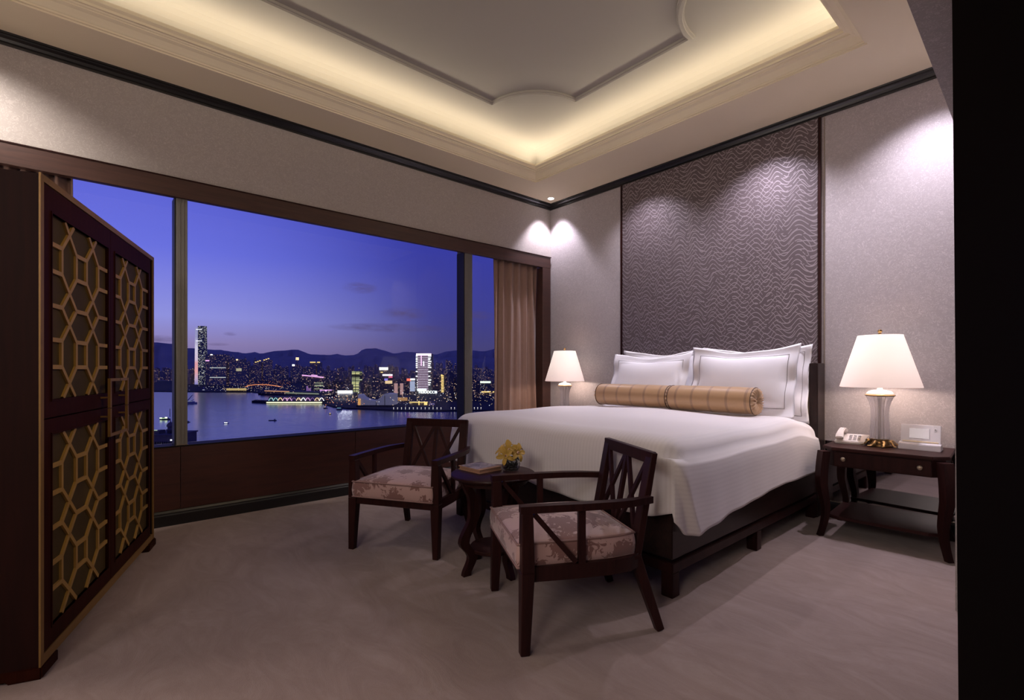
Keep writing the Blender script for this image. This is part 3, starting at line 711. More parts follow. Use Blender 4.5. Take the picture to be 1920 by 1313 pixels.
# big striped tower
m, k, b = newmat('striped_tower_face'); v = k.sep(k.coord()); fz = k.math('FRACT', k.math('DIVIDE', v[2], 7.0))
ln = k.math('LESS_THAN', fz, .35); n_ = k.noise(k.comb(k.math('MULTIPLY', v[0], .2), 0.0, k.math('MULTIPLY', v[2], .35)), 1, 2)
k.put(b.inputs['Emission Color'], k.mix(ln, (.30, .14, .26), (.85, .75, .95))); k.put(b.inputs['Emission Strength'], k.math('MULTIPLY', k.math('ADD', .35, k.math('MULTIPLY', ln, .6)), k.math('ADD', .25, n_)))
b.inputs['Base Color'].default_value = (.03, .02, .03, 1); m.cycles.emission_sampling = 'NONE'; M['st_face'] = m
t = building('striped_tower', 'broad skyscraper with white and magenta light stripes, right part of the view', 780, 809, 663.5, 2000, 45, M['near'])
onb(t, 'lit_face', 783, 803, 667, 732, M['st_face'], 2); onb(t, 'crown_light', 780.5, 808.5, 663, 666.5, E('crown_pink', (1, .75, 1), 1.5), 4)
onb(t, 'pink_fin', 789.3, 790.8, 666, 686, E('fin_pink', (1, .6, .95), 1.3), 4); onb(t, 'white_fin', 794, 795.3, 678, 687, Ewhite, 4)
for i, y0 in enumerate((667, 671, 674, 677.5, 681.5, 685, 688.5, 696, 705, 712, 717, 721, 725, 729)):
    if i % 4 != 2 or True:
        onb(t, 'stripe_light', 780, 783, y0, y0 + 1.6, Ewhite, 4); 
        if i < 12: onb(t, 'stripe_light', 803, 808.5 - (i % 3), y0, y0 + 1.4, Ewhite, 4)
onb(t, 'lobby_glow', 781, 800, 729, 733, E('lobby_glow', (.8, .9, .9), 1.2), 5)
fc = bpy.data.curves.new('sign_lettering', 'FONT'); fc.body = 'TKEOOCCBI'; fc.size = 15; fc.extrude = 1; fc.align_x = 'CENTER'
so = bpy.data.objects.new('sign_lettering', fc); COL.objects.link(so); dg = bpy.context.evaluated_depsgraph_get(); me = bpy.data.meshes.new_from_object(so.evaluated_get(dg)); bpy.data.objects.remove(so)
me.materials.clear(); xs_ = [v_.co.x for v_ in me.vertices]; sc_ = (35 * 2000 / FPX) / (max(xs_) - min(xs_))
me.transform(Matrix.Diagonal((sc_, 1, 1, 1))); so = link('sign_lettering', me, E('letter_white', (.9, 1, 1), 2.6), t); so.rotation_euler = (PI / 2, 0, 0)
so.location = (8 * 2000 / FPX, -8, EYE - (737.6 - HY) * 2000 / FPX - t.location.z)
t = building('screen_block', 'block with a tall pale blue screen under a red and white sign', 767, 779, 712, 1900, 30, M['near'])
onb(t, 'screen', 769, 778, 715, 734, E('screen_paleblue', (.45, .52, .75), .75), 3); onb(t, 'red_sign', 763, 770, 710, 714.5, Ered, 4); onb(t, 'white_sign', 770, 778, 710, 713, Ewhite, 4)
t = building('strip_tower', 'dark tower with a vertical ladder of yellow lights, right part of the view', 824, 836, 702, 2100, 30, M['near'])
for i in range(11): onb(t, 'ladder_light', 827.5, 832, 704 + i * 3, 705.8 + i * 3, Eyel, 3)
onb(t, 'ladder_top', 827, 829.5, 702.5, 706, Eyel, 3)
t = building('white_sign_block', 'low block with a white banner light right of the second mullion', 899, 922, 714, 2300, 30, M['near']); onb(t, 'banner_light', 900.5, 920, 715, 718.5, E('banner', (.85, .95, .85), 1.1), 3)
t = building('amber_station', 'long low block edged with amber light at the right of the window', 902, 937, 733, 1900, 30, M['near']); onb(t, 'amber_line', 903, 920, 734, 736, Eyel, 3); onb(t, 'amber_line', 924, 936, 734, 736, Eyel, 3)
# cultural centre with swooping roof
t = thing('swooping_hall', 'pale waterfront hall with a concave swooping roof', 'building', tuple(at(705, 767, 1290).to_2d()) + (SEA + 3,), A)
u = 1290 / FPX; pk = [(-34, 20), (-27, 13.5), (-18, 9.5), (-8, 8), (0, 9), (8, 14), (14, 19.5), (18, 21.5), (32.5, 20.5)]; prof = []
for i in range(len(pk) - 1):
    P0, P1_, P2, P3 = pk[max(0, i - 1)], pk[i], pk[i + 1], pk[min(len(pk) - 1, i + 2)]
    for j in range(4):
        h_ = j / 4; f_ = lambda a_, b__, c_, d_: .5 * (2 * b__ + (c_ - a_) * h_ + (2 * a_ - 5 * b__ + 4 * c_ - d_) * h_ * h_ + (3 * b__ - a_ - 3 * c_ + d_) * h_ ** 3)
        prof.append((P1_[0] + (P2[0] - P1_[0]) * h_, f_(P0[1], P1_[1], P2[1], P3[1])))
prof.append(pk[-1])
M['hall'] = simple('hall_tiles', (.5, .47, .5), .6, 0, .25, .3, 0)
b_ = M['hall'].node_tree.nodes['Principled BSDF']; b_.inputs['Emission Color'].default_value = (.6, .6, .66, 1); b_.inputs['Emission Strength'].default_value = .10; M['hall'].cycles.emission_sampling = 'NONE'  # tiles given a faint glow of their own in place of light
q = MB(); n = len(prof)
for d_ in (0, 50):
    q.v += [(x * u, d_, 4) for x, _ in prof] + [(x * u, d_, zh * u + 4) for x, zh in prof]
for i in range(n - 1):
    q.f += [(i, i + 1, n + i + 1, n + i), (2 * n + i + 1, 2 * n + i, 3 * n + i, 3 * n + i + 1), (n + i, n + i + 1, 3 * n + i + 1, 3 * n + i)]
q.f += [(0, n, 3 * n, 2 * n), (n - 1, 2 * n - 1 + 0, 4 * n - 1, 3 * n - 1)]
q.obj('hall_body', M['hall'], t)
MB().box(-33 * u, -29 * u, -3, 0, 4, 15 * u).obj('amber_end', E('amber_end', (1, .5, .15), .6), t)
for x in (0, 16): MB().box(x * u, (x + .8) * u, -1, 0, 4, 9 * u + (16 if x else 0)).obj('wall_rib', M['dark'], t)
MB().box(-34 * u, 33 * u, -14, 0, 0, 4).obj('podium', M['land'], t)
t = building('amber_hotel', 'low amber lit block behind the swooping hall', 745, 765, 744.5, 1500, 30, M['near']); onb(t, 'amber_facade', 745.5, 764, 745.5, 751.5, E('amber_facade', (.62, .33, .14), .55), 3)
t = building('gateway_hall', 'low waterfront hall edged with yellow light and a lit yellow entrance', 768, 816, 753.5, 1350, 30, M['near'])
onb(t, 'roof_line', 768, 802, 753.5, 755, Eyel, 3); onb(t, 'pillar_light', 785, 786.5, 752, 762, Eyel, 3); onb(t, 'entrance_light', 795.5, 801, 755, 762, Eyel, 3); onb(t, 'violet_wall', 805, 815, 756, 763, E('violet_dim', (.25, .2, .5), .35), 3)
# piers
def pier(name, label, pts_, y, zt, width, lit):
    (xa_, ya), (xb_, yb) = pts_; a_ = sea(xa_, ya); b__ = sea(xb_, yb); L = (b__ - a_).length; t = thing(name, label, 'pier', tuple(a_), math.atan2((b__ - a_).y, (b__ - a_).x))
    MB().box(0, L, 0, width, -2, 6).obj('pier_deck', M['land'], t); MB().box(L * .02, L * .98, 5, width - 5, 6, zt).obj('shed', M['near'], t)
    return t, L
t, L = pier('ferry_terminal', 'long pier with a row of lit arches and a bright yellow waterline edge', ((500, 757), (604, 757)), 757, 20, 60, True)
MB().box(0, L, -1.5, 0, 1.5, 5).obj('edge_light', E('edge_yellow', (.95, .95, .6), 1.3), t)
for i in range(12):
    x = L * (.07 + i * .083); c_ = (Ecyan, Ecyan, Ewarm, Epink, Epink, Ewhite)[i % 6] if i < 4 else (Epink, Eviolet, Ewarm, Ewhite)[i % 4]
    q = MB(); q.sweep([(x - 7 + 14 * j / 6, 3, 8 + 9 * math.sin(PI * j / 6)) for j in range(7)], rect_sec(1.1, 1.1)); q.obj('lit_arch', c_, t)
t, L = pier('outer_berth', 'dark low breakwater jutting left of the lit pier', ((472, 755), (500, 756.5)), 756, 8, 20, False)
t, L = pier('long_wharf', 'long wharf with pale roof lights behind the lit pier', ((484, 740.5), (602, 745)), 742, 18, 60, True)
MB().box(L * .1, L * .5, 2, 5, 15, 18).obj('roof_light', E('wharf_warm', (1, .5, .25), .6), t); MB().box(L * .45, L * .95, 2, 5, 10, 13).obj('roof_light', E('wharf_pale', (.6, .7, .5), .4), t)
t, L = pier('container_quay', 'yellow lit quay below the orange highway', ((425, 735.5), (462, 735.5)), 735, 14, 60, True)
MB().box(0, L, -3, 0, 8, 17).obj('quay_light', E('quay_yellow', (1, .75, .3), .5), t)
# highway
q = MB(); hw = [(452, 733), (458, 727), (466, 723), (480, 721.5), (500, 721.5), (520, 724), (540, 729), (552, 732)]
q.sweep([at(x, y, 2750) for x, y in hw], rect_sec(6, 4)); tag(q.obj('elevated_highway', Eorange), 'curving highway glowing orange behind the left waterfront', 'highway')
q = MB(); q.sweep([at(x, y, 2500) for x, y in ((452, 731.5), (500, 730.8), (545, 731.2))], rect_sec(4, 3)); tag(q.obj('quay_road', E('road_orange', (1, .4, .18), .6)), 'straight road line of orange light under the curving highway', 'road')
# scattered lights (uncountable)
def scatter(name, pts_, r_, mat, label):
    vs, fs = [], []
    for p in pts_:
        b = len(vs); s_ = r_ * random.uniform(.6, 1.4)
        vs += [p + Vector((s_, 0, 0)), p + Vector((-s_, 0, 0)), p + Vector((0, s_, 0)), p + Vector((0, -s_, 0)), p + Vector((0, 0, s_)), p + Vector((0, 0, -s_))]
        fs += [(b, b + 2, b + 4), (b + 2, b + 1, b + 4), (b + 1, b + 3, b + 4), (b + 3, b, b + 4), (b + 2, b, b + 5), (b + 1, b + 2, b + 5), (b + 3, b + 1, b + 5), (b, b + 3, b + 5)]
    o = pyd(name, vs, fs, mat); tag(o, label, 'lights', None, 'stuff'); return o
def rnd(n, x0, x1, D0, D1, h0, h1):
    out = []
    for _ in range(n):
        D = random.uniform(D0, D1); p = at(random.uniform(x0, x1), 700, D); out.append(Vector((p.x, p.y, SEA + random.uniform(h0, h1))))
    return out
scatter('street_lights', rnd(260, 600, 960, 1230, 1700, 6, 30) + rnd(110, 395, 600, 2080, 2400, 6, 24), .85, Ewarm, 'countless warm street lights along the waterfront')
scatter('street_lights', rnd(90, 600, 960, 1230, 1800, 8, 50) + rnd(70, 330, 600, 2100, 2500, 5, 30), .85, Ewhite, 'countless white lights between the waterfront blocks')
scatter('street_lights', rnd(40, 600, 700, 1260, 1500, 5, 16) + rnd(90, 455, 545, 2500, 2900, 8, 40) + rnd(30, 290, 345, 4300, 4700, 5, 20), 1.2, Eorange, 'countless orange lights at the highway and ferry piers')
scatter('street_lights', rnd(90, 440, 950, 2600, 4200, 20, 110), 1.8, E('dim_warm', (1, .7, .4), .7), 'countless dim lights scattered through the city')
scatter('street_lights', [Vector((p.x, p.y, SEA + 42)) for p in [at(x, 700, 4500) for x in range(289, 350, 3)]] + [Vector((p.x, p.y, SEA + 3)) for p in [at(x, 700, 6000) for x in range(289, 326, 2)]], 5, E('far_lights', (1, .75, .6), 1.0), 'countless lamps on the far left shore and bridge')
for i in range(13):
    p = sea(738 + i * 7.4 + (146 if i > 16 else 0), 770.6)
    tag(MB().lathe([(.25, 0), (.2, 3), (.9, 3.2), (.9, 4.9), (.3, 5.2)], 8, (0, 0)).obj('promenade_lamp', E('promenade_globe', (1, .95, .85), 1.2) if i == 0 else bpy.data.materials['promenade_globe']), 'white globe lamp on the far waterfront promenade', 'street lamp', 'promenade lamps along the quay').location = (p.x, p.y, SEA + 3)
for i in range(10):
    p = sea(846 + i * 6.2, 770.3)
    tag(MB().lathe([(.25, 0), (.2, 3), (.9, 3.2), (.9, 4.9), (.3, 5.2)], 8, (0, 0)).obj('promenade_lamp', bpy.data.materials['promenade_globe']), 'white globe lamp on the far waterfront promenade', 'street lamp', 'promenade lamps along the quay').location = (p.x, p.y, SEA + 3)

# ---- boats
M['hull'] = simple('boat_hull', (.05, .05, .07), .5); M['cabin'] = simple('boat_cabin', (.45, .45, .5), .5)
def boat(label, px, py, Lpx, cabins, lights, rz=0.0, hull=None, hh=.10):
    p = sea(px, py); D = FPX * HE / (py - HY); L = Lpx * D / FPX; t = thing('boat', label, 'boat', tuple(p), A + rz)
    q = MB(); W = L * .13
    q.prism([(-L / 2, 0), (-L * .36, -W), (L * .42, -W), (L / 2, -W * .4), (L / 2, W * .4), (L * .42, W), (-L * .36, W)], -.5, L * hh); q.obj('hull', hull or M['hull'], t)
    for i, (a_, b__, z0, z1) in enumerate(cabins): MB().box(a_ * L, b__ * L, -W * .7, W * .7, z0 * L, z1 * L).obj('cabin', M['cabin'], t)
    for (a_, b__, z0, z1, mt) in lights: MB().box(a_ * L, b__ * L, -W * .85, -W * .72, z0 * L, z1 * L).obj('deck_light', mt, t)
    return t
eg = E('ferry_glow', (.8, 1, .55), 2.4, True)
t = boat('green lit ferry boat on the water left of the first mullion', 309, 787, 20, [(-.32, .3, .1, .2)], [(-.4, -.2, .1, .19, eg), (-.18, .05, .1, .16, Egrn), (.08, .3, .12, .24, eg)]); MB().box(10, 10.8, -.4, .4, 5, 22).obj('mast', M['hull'], t)
boat('small white motor boat alone on the open water', 424, 794.5, 10, [(-.2, .25, .1, .35)], [(-.3, .3, .12, .22, Ewhite)], 0, M['cabin'])
t = boat('pale ship with a tall slanted superstructure beside the first mullion', 356, 757, 26, [(-.4, .3, .1, .16)], [(-.3, .2, .17, .19, E('ship_dim', (.6, .65, .8), .5))], 0, M['cabin'])
MB().bar((-9, 0, 6), (8, 0, 26), 3, 1.5, 1.0, 1.0).obj('boom', M['cabin'], t); MB().bar((-4, 0, 4), (12, 0, 12), 3, 1.5, 1.0, 1.0).obj('boom', M['cabin'], t)
boat('long flat dark barge drifting in mid harbour', 511, 789, 15, [(.2, .35, .1, .2)], [], 0, None, .07)
boat('tiny boat with a yellow light near the lit piers', 619, 777, 6, [(-.2, .2, .1, .4)], [(-.2, .2, .2, .4, Eyel)])
boat('small dark boat just right of the first mullion', 352, 792, 9, [(-.1, .2, .1, .3)], [])
boat('moored dark boat left of the bright water reflection', 610, 766, 9, [(-.3, .2, .1, .25)], [(-.2, .1, .26, .3, Eyel)])
boat('moored dark launch below the orange quay lights', 636, 768.5, 12, [(-.3, .3, .1, .25)], [(-.3, .3, .26, .3, Ecyan)])
boat('small sail-like white boat in front of the left quay', 382, 732.5, 7, [(-.1, .1, .1, .9)], [(-.3, .3, .05, .2, Ewhite)], 0, M['cabin'])
# near hillside building with small domed pavilion, bottom left of the window
t = thing('domed_pavilion_building', 'grey building with a small domed rooftop turret below the left pane', 'building', tuple(at(300, 700, 320).to_2d()) + (SEA + 2,), A)
u = 320 / FPX; zt = EYE - (817 - HY) * u - (SEA + 2)
M['stone'] = simple('grey_stone', (.16, .14, .15), .8, 0, .3, .4, .1)
MB().box(-30 * u, 32 * u, 0, 20, 0, zt).obj('main_block', M['stone'], t, bev=0)
MB().box(-32 * u, 33 * u, -1, 21, zt, zt + .8).obj('parapet', M['stone'], t)
for i in range(9): MB().box((-13 + i * 4.2) * u, (-11 + i * 4.2) * u, -.3, .1, zt - 5.6, zt - 4.0).obj('window', M['dark'], t)
for i, (x, zz) in enumerate(((-5, -6.6), (1, -6.4), (20, -3.2))): MB().box(x * u, (x + 3) * u, -.5, -.2, zt + zz, zt + zz + .6).obj('window', Ewhite, t)
MB().lathe([(2.0, zt + .8), (2.0, zt + 2.8), (2.7, zt + 3.0), (2.7, zt + 3.4), (1.8, zt + 3.6), (1.8, zt + 5.2), (2.5, zt + 5.4), (2.4, zt + 5.8), (2.0, zt + 6.9), (1.2, zt + 7.8), (.3, zt + 8.3), (.15, zt + 9.6)], 16, (8 * u, 6)).obj('dome', M['stone'], t, True)
MB().box(-16 * u, -6 * u, 2, 8, zt, zt + 3).obj('roof_house', M['stone'], t); MB().box(-15 * u, -9 * u, 1.6, 2, zt + 3, zt + 3.5).obj('roof_light', E('roof_greenish', (.7, .9, .7), .5), t)
MB().box(14.5 * u, 15.6 * u, 4, 5, zt, zt + 2.2).obj('chimney', M['stone'], t)
# ================================================================== FURNITURE
# ---- tall cabinet
P1 = (1.929, -4.718); ang = math.atan2(.30356, -.95281)
cab = thing('tall_cabinet', 'tall dark lacquer cabinet with gilt lattice doors, left foreground', 'cabinet', (P1[0], P1[1], 0), ang)
CWD, CH, DEP = 1.548, 1.926, .60
q = MB().box(0.003, CWD - .003, .022, DEP, .05, CH); q.box(.003, .027, .003, .022, .05, CH); q.box(CWD - .027, CWD - .003, .003, .022, .05, CH); q.obj('carcass', M['cabside'], cab)
e_ = MB(); e_.box(0, .026, -.003, .003, .047, CH + .004); e_.box(CWD - .026, CWD, -.003, .003, .047, CH + .004); e_.box(.026, CWD - .026, -.002, .024, CH - .022, CH + .004); e_.box(.026, CWD - .026, -.002, .024, .047, .085)
e_.obj('gilt_edging', M['bronze'], cab)
for x0, x1, y0, y1 in ((0, .14, -.006, .1), (CWD - .14, CWD + .012, -.012, .1), (0, .14, DEP - .1, DEP), (CWD - .14, CWD, DEP - .1, DEP)):
    pl = [(x0, y0), (x1, y0), (x1, y1), (x0, y1)]
    q = MB().prism(pl, 0, .05); o = q.obj('foot', M['cabwood'], cab, bev=.006)
MB().box(.004, CWD - .01, .03, DEP - .01, .012, .05).obj('plinth', M['cabwood'], cab)
COLS = (.142, .395, .648); HW = .056; CR = (.2685, .5215)
def clip(p, q, r):
    # Liang-Barsky
    x0, z0 = p; x1, z1 = q; dx_, dz_ = x1 - x0, z1 - z0; t0, t1 = 0.0, 1.0
    for pp, qq in ((-dx_, x0 - r[0]), (dx_, r[1] - x0), (-dz_, z0 - r[2]), (dz_, r[3] - z0)):
        if abs(pp) < 1e-9:
            if qq < 0: return None
        else:
            t_ = qq / pp
            if pp < 0: t0 = max(t0, t_)
            else: t1 = min(t1, t_)
    if t1 - t0 < 1e-3: return None
    return (x0 + dx_ * t0, z0 + dz_ * t0), (x0 + dx_ * t1, z0 + dz_ * t1)
def door(x0, sh, z0, z1, pz0, pz1, zsq, zmid, zcr):
    """x0: left of door, sh: shift of lattice; panel z range; square rows; mid bar rows; crossing rows (ordered pairs)"""
    x1 = x0 + .720; px0_, px1_ = sh + .096, sh + .708
    fr = MB(); fr.box(x0, px0_, 0, .022, z0, z1); fr.box(px1_, x1, 0, .022, z0, z1); fr.box(px0_, px1_, 0, .022, z0, pz0); fr.box(px0_, px1_, 0, .022, pz1, z1)
    d = fr.obj('door', M['cabwood'], cab, bev=0)
    MB().box(px0_, px1_, .0105, .018, pz0, pz1).obj('panel', M['mesh'], d)
    mo = MB(); w_ = .007
    mo.box(px0_ - w_, px0_, -.004, .012, pz0 - w_, pz1 + w_); mo.box(px1_, px1_ + w_, -.004, .012, pz0 - w_, pz1 + w_); mo.box(px0_, px1_, -.004, .012, pz0 - w_, pz0); mo.box(px0_, px1_, -.004, .012, pz1, pz1 + w_)
    mo.obj('bead', M['cabwood'], d)
    rect = (px0_, px1_, pz0, pz1); segs = []
    cols = [c_ + sh for c_ in COLS]; crs = [c_ + sh for c_ in CR]
    rows_ = []
    for a_, b__ in zsq:
        for c_ in cols:
            segs += [((c_ - HW, a_), (c_ + HW + (.02 if c_ == cols[2] else 0), a_)), ((c_ - HW, b__), (c_ + HW + (.02 if c_ == cols[2] else 0), b__)), ((c_ - HW, a_), (c_ - HW, b__))] + ([] if c_ == cols[2] else [((c_ + HW, a_), (c_ + HW, b__))])
    for zm in zmid:
        for c_ in cols: segs.append(((c_ - HW, zm), (c_ + HW + (.02 if c_ == cols[2] else 0), zm)))
    for zc, za, zb_ in zcr:      # crossing height, node row below, node row above
        for c_ in crs:
            l_, r_ = c_ - .0705, c_ + .0705
            segs += [((l_, za), (c_, zc)), ((c_, zc), (r_, zb_)), ((r_, za), (c_, zc)), ((c_, zc), (l_, zb_))]
    for p, q_ in segs:
        s_ = clip(p, q_, rect)
        if not s_: continue
        (xa_, za), (xb_, zb_) = s_
        if abs(xa_ - xb_) + abs(za - zb_) < .006: continue
        MB().bar((xa_, .006, za), (xb_, .006, zb_), .009, .0175, side=(0, 1, 0)).obj('lattice_bar', M['bronzeflat'], d)
    return d
U_ = dict(zsq=((1.190, 1.300), (1.575, 1.683)), zmid=(1.437,), zcr=((1.119, 1.048, 1.190), (1.368, 1.300, 1.437), (1.505, 1.437, 1.575), (1.755, 1.683, 1.830)))
L_ = dict(zsq=((.300, .402), (.681, .793)), zmid=(.543,), zcr=((.235, .165, .300), (.473, .402, .543), (.614, .543, .681), (.861, .793, .93)))
d1 = door(.028, 0, .990, 1.900, 1.060, 1.802, **U_); d2 = door(.752, .715, .990, 1.900, 1.060, 1.802, **U_)
d3 = door(.028, 0, .088, .984, .162, .922, **L_); d4 = door(.752, .715, .088, .984, .162, .922, **L_)
def handle(d, xv, z0, z1, zend, xc, zs):
    y = -.036; q = MB(); q.box(xv - .008, xv + .008, y - .006, y + .006, z0, z1); q.box(min(xv, xc), max(xv, xc), y - .005, y + .005, zend - .007, zend + .007)
    q.box(xv - .004, xv + .004, y, 0, zs - .004, zs + .004); q.obj('handle', M['bronze'], d)
handle(d1, .612, .989, 1.135, 1.128, .748, 1.040); handle(d2, .872, .989, 1.135, 1.128, .754, 1.040)
handle(d3, .612, .845, .985, .852, .748, .946); handle(d4, .872, .845, .985, .852, .754, .946)

# ---- curtains
def curtain(label, y0, y1, z0, z1, n, lean):
    vs, fs = [], []; ny, nz_ = n * 10, 26
    for j in range(nz_ + 1):
        tz = j / nz_; z = z1 + (z0 - z1) * tz
        for i in range(ny + 1):
            ty = i / ny; ph = ty * n * 2 * PI + .6 * math.sin(ty * 9 + tz * 1.3) + lean * tz * math.sin(ty * 5)
            am = .022 + .012 * math.sin(ty * 7 + 1) * (.4 + tz)
            x = -.080 + am * (math.sin(ph) + .3 * math.sin(2.3 * ph + 1)); y = y0 + (y1 - y0) * ty + .006 * math.sin(ph * .5 + tz * 3)
            vs.append((x, y, z))
    for j in range(nz_):
        for i in range(ny): a_ = j * (ny + 1) + i; fs.append((a_, a_ + 1, a_ + ny + 2, a_ + ny + 1))
    o = pyd('curtain', vs, fs, M['curtain'], None, True); sm = o.modifiers.new('thick', 'SOLIDIFY'); sm.thickness = .004
    return tag(o, label, 'curtain')
curtain('bronze brown pleated curtain at the right end of the window, beside the lamp', -.905, -.178, .606, 2.53, 6, 1.6)
curtain('bronze brown curtain top showing behind the tall cabinet', -5.5, -4.66, .606, 2.53, 10, .6)

# ---- bed
bed = thing('bed', 'wide king bed with dark timber base and tall headboard', 'bed', (2.178, -1.16, 0))
def loc(mb, name, mat, par, off_=(2.178, -1.16, 0), **kw):
    mb.v = [Vector(v) - Vector(off_) for v in mb.v]; return mb.obj(name, mat, par, **kw)
BX0, BX1, BY0 = 1.20, 3.155, -2.318
loc(MB().box(BX0 + .006, BX1 - .006, BY0 + .006, -.12, .198, .432), 'base_board', M['bedwood'], bed, bev=.004)
loc(MB().box(BX0 + .03, BX1 - .03, BY0 + .03, -.12, .17, .2), 'recess_board', M['black'], bed)
loc(MB().box(BX0, BX1, BY0, -.12, .128, .182), 'lower_rail', M['wood'], bed, bev=.004)
for x in (BX0 + .035, BX1 - .036):
    for y in (BY0 + .036, -1.27, -.2): loc(MB().box(x - .034, x + .034, y - .034, y + .034, 0, .13), 'leg', M['wood'], bed, bev=.004)
loc(MB().box(BX0 + .02, BX1 - .02, BY0 + .03, -.12, .432, .735), 'mattress', M['linen'], bed, bev=.05, seg=4, smooth=True)
hb = loc(MB().box(BX0 - .01, BX1 - .06, -.115, -.03, .12, 1.225), 'headboard', M['cream'], bed, bev=.01)
loc(MB().box(BX0 + .02, BX1 - .06, -.135, -.115, .5, 1.215), 'headboard_cushion', M['cream'], bed, bev=.015, seg=3)
for x in (BX0 - .035, BX1 - .055): loc(MB().box(x, x + .062, -.19, -.028, 0, 1.23), 'headboard_post', M['bedwood'], bed, bev=.004)

# ---- duvet
def sm(t_): t_ = max(0.0, min(1.0, t_)); return t_ * t_ * (3 - 2 * t_)
def make_duvet():
    xl, xr, yf, yh = 1.150, 3.180, -2.352, -.300
    vs, fs, uv = [], [], []
    def top(x, y):
        z = .832 - .012 * ((x - 2.15) / 1.0) ** 2 - .05 * sm((y + .75) / .5) * 1.2
        z += .006 * math.sin(x * 5 + y * 3) + .005 * math.sin(y * 7 - x * 2)
        R = .125; d = min(x - xl, xr - x); dy = y - yf
        a = max(0, 1 - d / R); b = max(0, 1 - dy / (R * 1.1)); q = min(1, math.hypot(a, b))
        return z - .105 * (1 - math.sqrt(max(0, 1 - q ** 2.2)))
    nx, ny = 90, 90
    def warp(t_):   # denser at the ends
        return (1 - math.cos(PI * t_)) / 2 * .65 + t_ * .35
    grid = {}
    for j in range(ny + 1):
        y = yf + (yh - yf) * (1 - warp(1 - j / ny))
        for i in range(nx + 1):
            x = xl + (xr - xl) * warp(i / nx)
            # round plan corners at foot
            rr = .07; X_, Y_ = x, y
            for cx_, sg in ((xl + rr, -1), (xr - rr, 1)):
                if (x - cx_) * sg > 0 and y < yf + rr:
                    u_, v_ = abs(x - cx_), yf + rr - y; m_ = max(u_, v_); l_ = math.hypot(u_, v_)
                    if l_ > 1e-6: X_ = cx_ + sg * u_ * m_ / l_; Y_ = yf + rr - v_ * m_ / l_
            grid[(i, j)] = len(vs); vs.append((X_, Y_, top(x, y))); uv.append((x, y))
    for j in range(ny):
        for i in range(nx): fs.append((grid[(i, j)], grid[(i + 1, j)], grid[(i + 1, j + 1)], grid[(i, j + 1)]))
    # skirt
    per = [(0, j) for j in range(ny, -1, -1)] + [(i, 0) for i in range(1, nx + 1)] + [(nx, j) for j in range(1, ny + 1)]
    NT = 22; cols_ = []
    corner = ny + nx           # index of front right corner
    for kx, (i, j) in enumerate(per):
        p = Vector(vs[grid[(i, j)]]); u0 = uv[grid[(i, j)]][0]
        a_ = Vector(vs[grid[per[max(0, kx - 1)]]]); b__ = Vector(vs[grid[per[min(len(per) - 1, kx + 1)]]])
        tg = (b__ - a_); tg.z = 0; tg.normalize(); nrm = Vector((tg.y, -tg.x, 0))
        side = 0 if kx < ny else (1 if kx <= corner else 2)
        if side == 0: hem = .42
        elif side == 1:
            tt = (p.x - xl) / (xr - xl); hem = .455 - .05 * sm((tt - .2) / .5) - .012 * math.sin(tt * 11) + .03 * sm((tt - .93) / .07)
        else:
            yy = p.y; s_ = (yy - yf)
            hem = .395 + .012 * math.sin(yy * 4.4) - .078 * math.exp(-((s_ - .12) / .12) ** 2) - .035 * math.exp(-((s_ - .33) / .14) ** 2) + .05 * math.exp(-(s_ / .06) ** 2)
            hem += .02 * sm((yy + .9) / .5)
        col_ = [grid[(i, j)]]
        for t_ in range(1, NT + 1):
            tt = t_ / NT; z = p.z + (hem - p.z) * tt; o = .012 * math.sin(min(1, tt * 3) * PI / 2)
            if side == 2:
                s_ = p.y - yf; edge = .015 + .13 * tt ** 1.3
                o += (.030 + .022 * tt) * sm((s_ - edge + .02) / .035) * (1 - .45 * sm((s_ - .5) / .9))
                o += .007 * tt * math.sin(s_ * 21 + 1) * math.exp(-s_ * 1.2) - .05 * (1 - tt) * 0
            elif side == 1:
                d_ = xr - p.x; o += .010 * tt * math.sin(p.x * 9 + 1) + .006 * tt * math.sin(p.x * 23)
            else: o += .02 * tt
            q = p + nrm * o; q.z = z; col_.append(len(vs)); vs.append(tuple(q))
            uv.append((u0 if side == 1 else (u0 + (p.z - z) * (1 if side == 2 else -1)), 0))
        cols_.append(col_)
    for a_, b__ in zip(cols_, cols_[1:]):
        for t_ in range(NT): fs.append((a_[t_], a_[t_ + 1], b__[t_ + 1], b__[t_]))
    o = pyd('duvet', vs, fs, M['duvet'], None, True)
    ul = o.data.uv_layers.new(name='UVMap')
    for lp in o.data.loops: ul.data[lp.index].uv = uv[lp.vertex_index]
    bm = bmesh.new(); bm.from_mesh(o.data); bmesh.ops.recalc_face_normals(bm, faces=bm.faces); bm.to_mesh(o.data); bm.free()
    s_ = o.modifiers.new('thick', 'SOLIDIFY'); s_.thickness = .012; s_.offset = -1
    return tag(o, 'white satin striped duvet draped over the bed to the base', 'duvet')
make_duvet()

